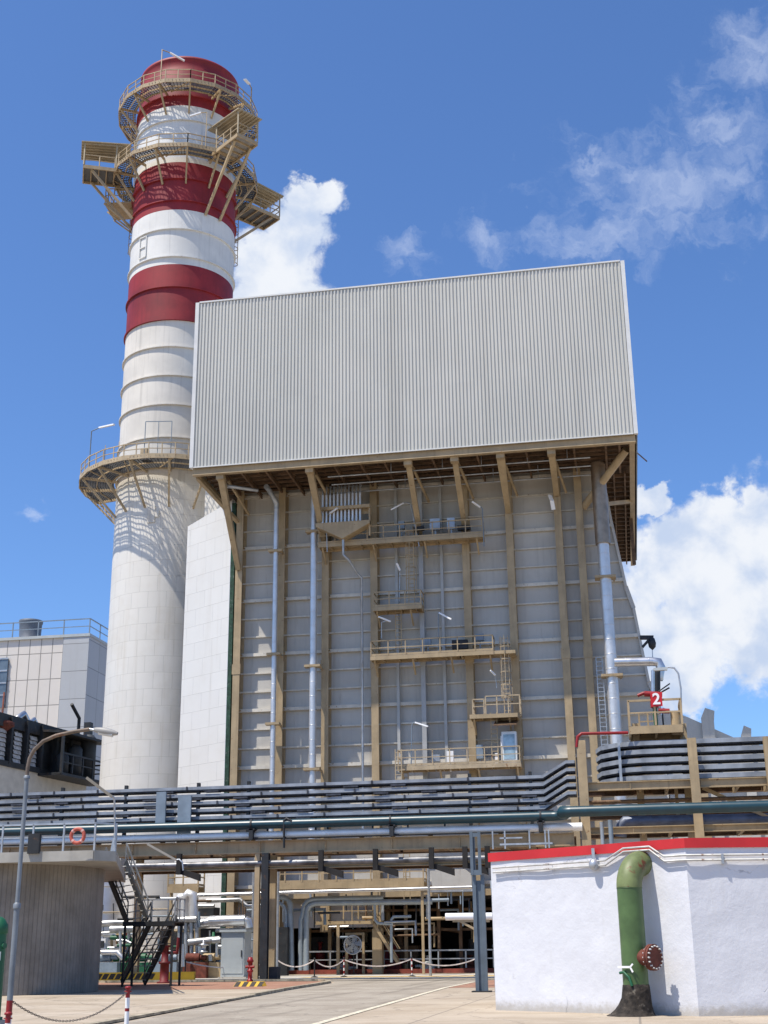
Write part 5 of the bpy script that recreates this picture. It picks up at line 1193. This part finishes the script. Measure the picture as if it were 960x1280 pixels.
b_ = MB(); a, b = V(246, 1145, 90.5), V(267, 1134, 90.5); b_.box(a, (b[0], 92, b[2])); b_.build('dark_box', dark, sk)
pp([V(262, 1152, 86), V(307, 1150.5, 86)], .36, alu, 20, 'silver_vessel'); pp([V(232, 1158, 86.6), V(262, 1153, 86.6)], .32, alu, 16, 'silver_vessel'); pp([V(270, 1163, 86.3), V(318, 1161, 86.3)], .13)
pp([V(307, 1150.5, 86), V(311, 1152, 86), V(312, 1160, 86)], .3, alu)
pp([V(236, 1178, 86), V(275, 1174, 86)], .22); pp([V(266, 1176, 85.5), V(276, 1175, 85.5)], .2); pp([V(271, 1176, 85.5), V(271, 1196, 85.5)], .1, alu)
for k in range(34):
    px = random.choice([random.uniform(121, 160), random.uniform(160, 222), random.uniform(224, 276)]); y_ = random.uniform(84.5, 90); ptop = random.uniform(1158, 1195); r_ = random.choice([.06, .08, .1, .14, .18]); mm = random.choice([alu, galv, galv, bluegrey, alu, beige, darkgreen, rustm])
    if random.random() < .55: pp([V(px, ptop, y_), V(px+.6, random.uniform(1200, 1212), y_)], r_, mm, 8)
    elif random.random() < .6: pp([V(px, ptop, y_), V(px+random.uniform(10, 26), ptop-.3, y_), V(px+random.uniform(27, 29), ptop+8, y_)], r_, mm, 8)
    else:
        c = V(px, ptop+12, y_); MB().lathe((c[0], c[1], c[2]-.3), [(0, 0), (.3, 0), (.3, .08), (.16, .1), (.16, .4), (.34, .42), (.34, .5), (.1, .52), (.08, .8), (0, .8)], 14).build('valve', mm, sk)
for px, y_, mm in ((132, 85, bluegrey), (152, 86, darkgreen), (176, 85.5, darkgreen), (206, 85, bluegrey), (243, 85.5, rustm), (262, 86, beige), (250, 87, dark)):
    c = V(px, 1207, y_); z = max(.4, c[2]+.2); m_ = MB(); m_.tube([(c[0]-.55, y_, z+.3), (c[0]+.35, y_, z+.3)], .27, 14); m_.tube([(c[0]+.35, y_, z+.3), (c[0]+.8, y_, z+.3)], .15, 12); m_.box((c[0]-.7, y_-.3, 0.01), (c[0]+.9, y_+.3, z)); m_.build('pump', mm, sk)
MB().box(V(119, 1188, 84.8), (V(132, 1173, 84.8)[0], 85.2, V(132, 1173, 84.8)[2])).build('control_box', whitep, sk)
a, b = V(121, 1185, 84.7), V(130, 1176, 84.7); MB().box(a, (b[0], 84.76, b[2])).build('control_screen', dark, sk)
MB().box((V(160, 1200, 86)[0], 92, .01), (V(330, 1200, 86)[0], 92.5, 3.2)).build('rear_panel', dark, sk)
for k in range(46):
    px = random.uniform(121, 318); y_ = random.uniform(86, 91.5); t_ = random.uniform(1120, 1195); l_ = random.uniform(8, 50)
    if random.random() < .5: pp([V(px, t_, y_), V(px+.4, min(1208, t_+l_), y_)], random.choice([.04, .06, .09]), random.choice([galv, beige, brown, alu2, bluegrey, dark]), 6)
    else: pp([V(px, t_, y_), V(min(322, px+l_), t_-.5, y_)], random.choice([.04, .06, .1]), random.choice([galv, beige, brown, alu2, bluegrey, dark]), 6)
vs = root('silver_vessel', 'ribbed blue-silver upright vessel between the tank and the upper stair flight', 'vessel', V(132, 1200, 92))
c = V(130, 1150, 92); m_ = MB(); zt = U(130, 1094, 92).z; m_.lathe((c[0]-1.1, 92, .01), [(2.3, 0), (2.3, zt)]+[(1.6, zt+.7), (0, zt+1)], 40); 
for z in (zt*.35, zt*.62, zt*.88): m_.lathe((c[0]-1.1, 92, z), [(2.3, -.05), (2.37, -.04), (2.37, .04), (2.3, .05)], 40)
m_.build('shell', alu_blue, vs)
MB().box(V(122.5, 1138, 89.6), (V(129, 1132, 89.6)[0], 89.68, V(129, 1131, 89.6)[2])).build('label_plate', dark, vs)
rd_ = root('red_pump', 'dark red valve stand under the lower stair flight', 'valve', (G(205, 1229).x, G(205, 1229).y, 0)); c = G(205, 1229)
MB().lathe((c.x, c.y, 0), [(0, 0), (.4, 0), (.4, .08), (.25, .1), (.25, 1.0), (.34, 1.02), (.34, 1.12), (.2, 1.14), (.2, 1.9), (.3, 1.92), (.3, 2.0), (0, 2.0)], 16).build('body', darkred, rd_)
MB().tube([(c.x+.2, c.y, 1.6), (c.x+.7, c.y, 1.6), (c.x+.75, c.y, 2.4)], .09, 10).build('side_pipe', darkred, rd_)
MB().lathe((c.x, c.y, 2.05), [(.02, 0), (.32, 0), (.32, .05), (.02, .05)], 16).build('handwheel', dark, rd_)

# ------------------------------------------------------------------ low beige walkways in front of the boiler foot
def walkway(px0, px1, py, Y, label, dep=1.4, cage=False):
    a, b = U(px0, py, Y), U(px1, py, Y); z = a.z; o = root('walkway', label, 'walkway', (a.x, Y, z), 'beige walkways at the boiler foot')
    m_ = MB(); m_.box((a.x, Y, z-.45), (b.x, Y+.08, z)); m_.box((a.x, Y+.08, z-.12), (b.x, Y+dep, z-.03)); m_.box((a.x, Y+dep, z-.4), (b.x, Y+dep+.08, z)); m_.build('deck', beige, o)
    m_ = MB(); rail(m_, [(a.x+.04, Y+dep, z), (a.x+.04, Y+.04, z), (b.x-.04, Y+.04, z), (b.x-.04, Y+dep, z)], 1.15, 1.25, .045, toe=True); m_.build('railing', beige, o)
    m_ = MB()
    for X in (a.x+.2, b.x-.2): m_.box((X-.09, Y+.3, 0), (X+.09, Y+.45, z-.4))
    m_.build('support_leg', beige, o); return o
walkway(334, 530, 1104, 91.5, 'long beige railed walkway over the dark opening under the boiler')
walkway(209, 248, 1108, 90.5, 'short beige caged walkway left of the green strip at the duct foot')
eq = root('support_frame', 'beige steel frame with a round fan in front of the dark opening', 'frame', V(430, 1210, 94.5))
Yq = 94.2
f = MB(); f.box(V(394, 1156, Yq), (V(466, 1151, Yq)[0], Yq+.3, V(466, 1151, Yq)[2])).box((V(420.5, 1150, Yq)[0], Yq+.02, 0), (V(424, 1150, Yq)[0], Yq+.25, V(424, 1155, Yq)[2])); f.build('beam', beige, eq)
f = MB(); f.box((V(464, 1150, Yq)[0], Yq+.31, 0), (V(476, 1150, Yq)[0], Yq+.9, V(470, 1161, Yq)[2])); f.box((V(467, 1150, Yq)[0], Yq+.4, 0), (V(471, 1150, Yq)[0], Yq+.8, V(470, 1112, Yq)[2])); f.build('column', beige, eq)
f = MB(); f.box((V(430, 1165, Yq)[0], Yq+.4, .05), (V(433, 1165, Yq)[0], Yq+.6, V(431, 1166, Yq)[2])).box((V(451, 1165, Yq)[0], Yq+.4, .05), (V(454, 1165, Yq)[0], Yq+.6, V(431, 1166, Yq)[2])).box((V(433, 1168, Yq)[0], Yq+.4, V(431, 1169, Yq)[2]), (V(451, 1166, Yq)[0], Yq+.6, V(431, 1166, Yq)[2])); f.build('door_frame', beige, eq)
def fan(px, py, Y, r_, label, tiltx=0., parent_h=None):
    c = Vector(V(px, py, Y)); o = root('cooling_fan', label, 'fan', (c.x, c.y, 0))
    ring = [c+Vector((r_*math.cos(t), tiltx*math.cos(t), r_*math.sin(t))) for t in [2*math.pi*i/24 for i in range(25)]]
    m_ = MB(); m_.tube(ring, .05, 6, caps=False)
    for rr_ in (.8, .6, .4, .2): m_.tube([c+(p-c)*rr_ for p in ring], .018, 4, caps=False)
    for i in range(12): m_.bar(c, ring[i*2], .02)
    m_.build('grille', galv, o); m_ = MB()
    for i in range(5):
        t = 2*math.pi*i/5; u_ = Vector((math.cos(t), 0, math.sin(t))); v_ = Vector((-math.sin(t), .3, math.cos(t))); m_.slab([c+Vector((0, .12, 0)), c+u_*r_*.9-v_*.15*r_+Vector((0, .1, 0)), c+u_*r_*.92+v_*.4*r_+Vector((0, .14, 0)), c+u_*r_*.3+v_*.3*r_+Vector((0, .14, 0))], (0, .02, 0))
    m_.build('blades', galv, o); MB().tube([c+Vector((0, .1, 0)), c+Vector((0, .5, 0))], .16, 12).build('motor', bluegrey, o)
    m_ = MB(); m_.tube([c+Vector((0, .3, 0)), (c.x, c.y+.3, .05)], .05, 8); m_.bar((c.x-.4, c.y+.3, .04), (c.x+.4, c.y+.3, .04), .1, .06); m_.build('stand', dark, o)
fan(441, 1181, 93.6, .62, 'round caged fan on a stand inside the beige door frame'); fan(353, 1193, 93, .66, 'round caged fan leaning behind the leftmost blue-grey pipes', .3)
# blue-grey bent pipe pairs
Yp = 92.8; bp = mat('pale blue grey pipe', (.33, .38, .41), .4, .3, var=.1, streak=.2); GR = 'bent pipes at the boiler foot'
def bent(pts, r_, lab): pipe_thing('bent_pipe', lab, [V(px, py, Yp) for px, py in pts], r_, bp, 0, GR)
bent([(334, 1121), (354, 1121.5), (360, 1124), (363, 1130), (364.5, 1213)], .2, 'blue-grey pipe bending left, outer one of the left pair')
bent([(334, 1128), (350, 1129), (355, 1133), (357.5, 1140), (358.5, 1213)], .14, 'blue-grey pipe bending left, inner one of the left pair')
bent([(479, 1122), (394, 1123.5), (385, 1126), (380, 1132), (378, 1145), (376, 1150), (375.5, 1213)], .17, 'blue-grey pipe bending right, upper run of the right pair')
bent([(540, 1127), (394, 1129), (387, 1132), (384, 1138), (383, 1148), (382.5, 1213)], .2, 'blue-grey pipe bending right, lower run of the right pair')
bent([(468, 1130), (469, 1150), (472, 1154), (490, 1155.5), (489, 1150), (492, 1146), (514, 1145.5)], .1, 'thin grey pipe with a U bend right of the beige equipment column')
bent([(489, 1157), (489.5, 1203)], .1, 'thin upright pipe below the U bend')
for px, lab, yt, yb, Y_ in ((348, 'thin grey pole standing before the left bent pipes', 1080, 1215, 86.), (535, 'thin grey pole before the dark opening right of centre', 1068, 1214, 86.), (317.5, 'short thin pole rising behind the grey cabinet', 1078, 1168, 88)):
    p = U(px, yt, Y_); pipe_thing('thin_pole', lab, [(p.x, Y_, .0), (p.x, Y_, p.z)], .09, galv, 0, 'thin poles in the yard', cat='pole', n=10)
wp = pipe_thing('white_pipe', 'short fat white pipe end poking out left of the twin steel post', [V(557, 1146, 62), V(560, 1146, 62), V(640, 1145, 62)], .16, whitep, cat='pipe', n=20)
MB().bar(V(566, 1151, 62), V(612, 1151, 62), .12, .12).bar(V(576, 1152, 62), V(600, 1165, 62), .1).box((V(600, 1150, 62)[0], 61.9, 0), (V(603, 1150, 62)[0], 62.1, V(600, 1151, 62)[2])).build('support_bracket', beige, wp)
# grey hopper box hanging between the columns, beige post with clutter at right
hp = root('grey_hopper', 'plain grey steel box hanging over the dark opening at the right', 'hopper', V(565, 1110, 94.8))
a, b = V(540, 1112, 94.8), V(589, 1086, 94.8); MB().slab([(a[0], 94.8, a[2]), (b[0], 94.8, a[2]), (b[0], 94.8, b[2]-.4), (b[0]-.5, 94.8, b[2]), (a[0]+.3, 94.8, b[2]), (a[0], 94.8, b[2]-.3)], (0, 1.1, 0)).build('shell', casing, hp)
MB().box((a[0]-.1, 94.7, a[2]-.18), (b[0]+.1, 95.9, a[2]-.01)).build('flange', galv, hp)
# railings, ducts and machines inside the undercroft
ir = MB(); rail(ir, [(V(378, 1207, 97)[0], 97.4, .35), (-4, 97.4, .35)], 1.2, 2.0, .05); tag(ir.build('railing', galv, org=(-12, 97.4, .3)), 'grey railing along the edge of the dark space under the boiler', 'railing')
ex = root('boiler_feed_unit', 'dark machinery with beige uprights deep under the boiler', 'machinery', (-12, 103, 0))
random.seed(5)
for k in range(16):
    x = -27+random.random()*25; y_ = 98.5+random.random()*6; r_ = random.choice([.08, .12, .2]); mm = random.choice([brown, dark, beige, galv])
    MB().tube([(x, y_, .02), (x, y_, 5.05)], r_, 10).build('upright', mm, ex)
for k in range(8):
    x = -26+random.random()*20; y_ = 99+random.random()*5; z = .8+random.random()*3.4; MB().tube([(x, y_, z), (x+2+random.random()*4, y_, z), (x+2+4, y_, z-.6)], .12, 8).build('pipe', random.choice([galv, dark, brown]), ex)
for x, y_, w_, h in ((-24, 100, 2, 2.6), (-19, 101, 3, 1.9), (-13, 100, 2.2, 1.6), (-8, 101, 2.6, 2.9), (-4, 100, 1.4, 2)):
    m_ = MB(); m_.box((x, y_, .02), (x+w_, y_+1.6, h)); m_.box((x+.2, y_-.1, h*.4), (x+w_-.2, y_, h*.8)); m_.tube([(x+w_/2, y_+.8, h), (x+w_/2, y_+.8, h+.7)], .3, 12); m_.build('machine_body', random.choice([dark, bluegrey, brown]), ex)
# clamps for cover lamps on the walkway (two slanting strip lamps)
fixture(V(144, 1050, 51.2), V(143, 1000, 51.2), V(140, 996, 51.0), V(108, 972, 50.6), 'big brownish strip lamp on a bent pole above the tank walkway', galv, .13, mat('lamp case brown', (.3, .26, .2), .5, .2))
fixture(V(229, 1088, 60.), V(228, 1078, 60.), V(220, 1075, 60.), V(184, 1055, 59.6), 'slanting strip lamp beside the top of the staircase', galv, .12, mat('lamp case tan', (.42, .37, .3), .5, .2))

# ------------------------------------------------------------------ piping clutter at the boiler foot
fb = root('foot_pipework', 'tangle of small pipes, valves and a railed platform before the dark boiler opening', 'pipework', (-15, 95, 0))
random.seed(21)
def fpipe(pts, r, mm, nm='pipe'): MB().tube(pts, r, 8).build(nm, mm, fb)
for k in range(22):                        # rod hangers and short drops below the walkway
    px = random.uniform(348, 596); y_ = random.uniform(92.2, 96.6); a_ = random.uniform(1113, 1122); b_ = a_+random.uniform(10, 46)
    fpipe([V(px, a_, y_), V(px+.2, b_, y_)], random.choice([.04, .05, .08]), random.choice([galv, beige, brown, bluegrey, dark]), 'hanger_rod')
for k in range(18):
    px = random.uniform(350, 560); y_ = random.uniform(92.6, 98); a_ = random.uniform(1118, 1172); l_ = random.uniform(14, 70)
    pts = [V(px, a_, y_), V(px+l_, a_-l_*.03, y_)]
    if random.random() < .6: pts.append(V(px+l_+.5, a_+random.uniform(8, 30), y_))
    fpipe(pts, random.choice([.06, .08, .12]), random.choice([galv, alu, beige, brown, bluegrey, dark]))
for k in range(11):
    px = random.uniform(392, 590); y_ = random.uniform(97.6, 99.5); c = V(px, 1206, y_); h_ = random.uniform(.7, 1.7); m_ = MB()
    m_.box((c[0]-.5, y_, .03), (c[0]+.5, y_+.7, h_*.5)); m_.lathe((c[0], y_+.35, h_*.5), [(0, 0), (.35, 0), (.35, h_*.4), (.12, h_*.5), (.12, h_*.8), (.3, h_*.82), (0, h_*.9)], 14)
    m_.tube([(c[0]-.9, y_+.3, h_*.55), (c[0]+.9, y_+.3, h_*.55)], .1, 8); m_.build('valve_station', random.choice([bluegrey, galv, beige, rustm, greyp, darkred]), fb)
zp = V(430, 1153, 94)[2]; xa5, xb5 = V(392, 1153, 94)[0], V(466, 1153, 94)[0]
m_ = MB(); rail(m_, [(xa5, 94.15, zp+.2), (xb5, 94.15, zp+.2)], 1.1, 1.0, .04); m_.build('railing', beige, fb)
m_ = MB(); m_.box((xa5, 94.5, zp), (xb5, 95.8, zp+.1)); m_.build('deck', beige, fb)
m_ = MB(); a5, b5 = Vector(V(466, 1153, 94.4)), Vector(V(498, 1205, 94.4))
for dy in (0, .8): m_.bar(a5+Vector((0, dy, 0)), b5+Vector((0, dy, 0)), .08, .2); m_.bar(a5+Vector((0, dy, 1)), b5+Vector((0, dy, 1)), .05)
for k in range(11): q_ = a5.lerp(b5, (k+.5)/11); m_.box((q_.x-.12, 94.4, q_.z-.02), (q_.x+.12, 95.2, q_.z+.02))
m_.build('step_ladder', beige, fb)
for px in (365, 386, 412, 507, 548, 575): p5 = V(px, 1150, 98.6); MB().box((p5[0]-.12, 98.6, .02), (p5[0]+.12, 98.9, 5.1)).build('upright', random.choice([beige, brown]), fb)
m_ = MB()
for z_ in (4.3, 2.9): m_.box((-24, 99.0, z_), (-4.5, 99.15, z_+.18))
m_.build('cross_beam', brown, fb)
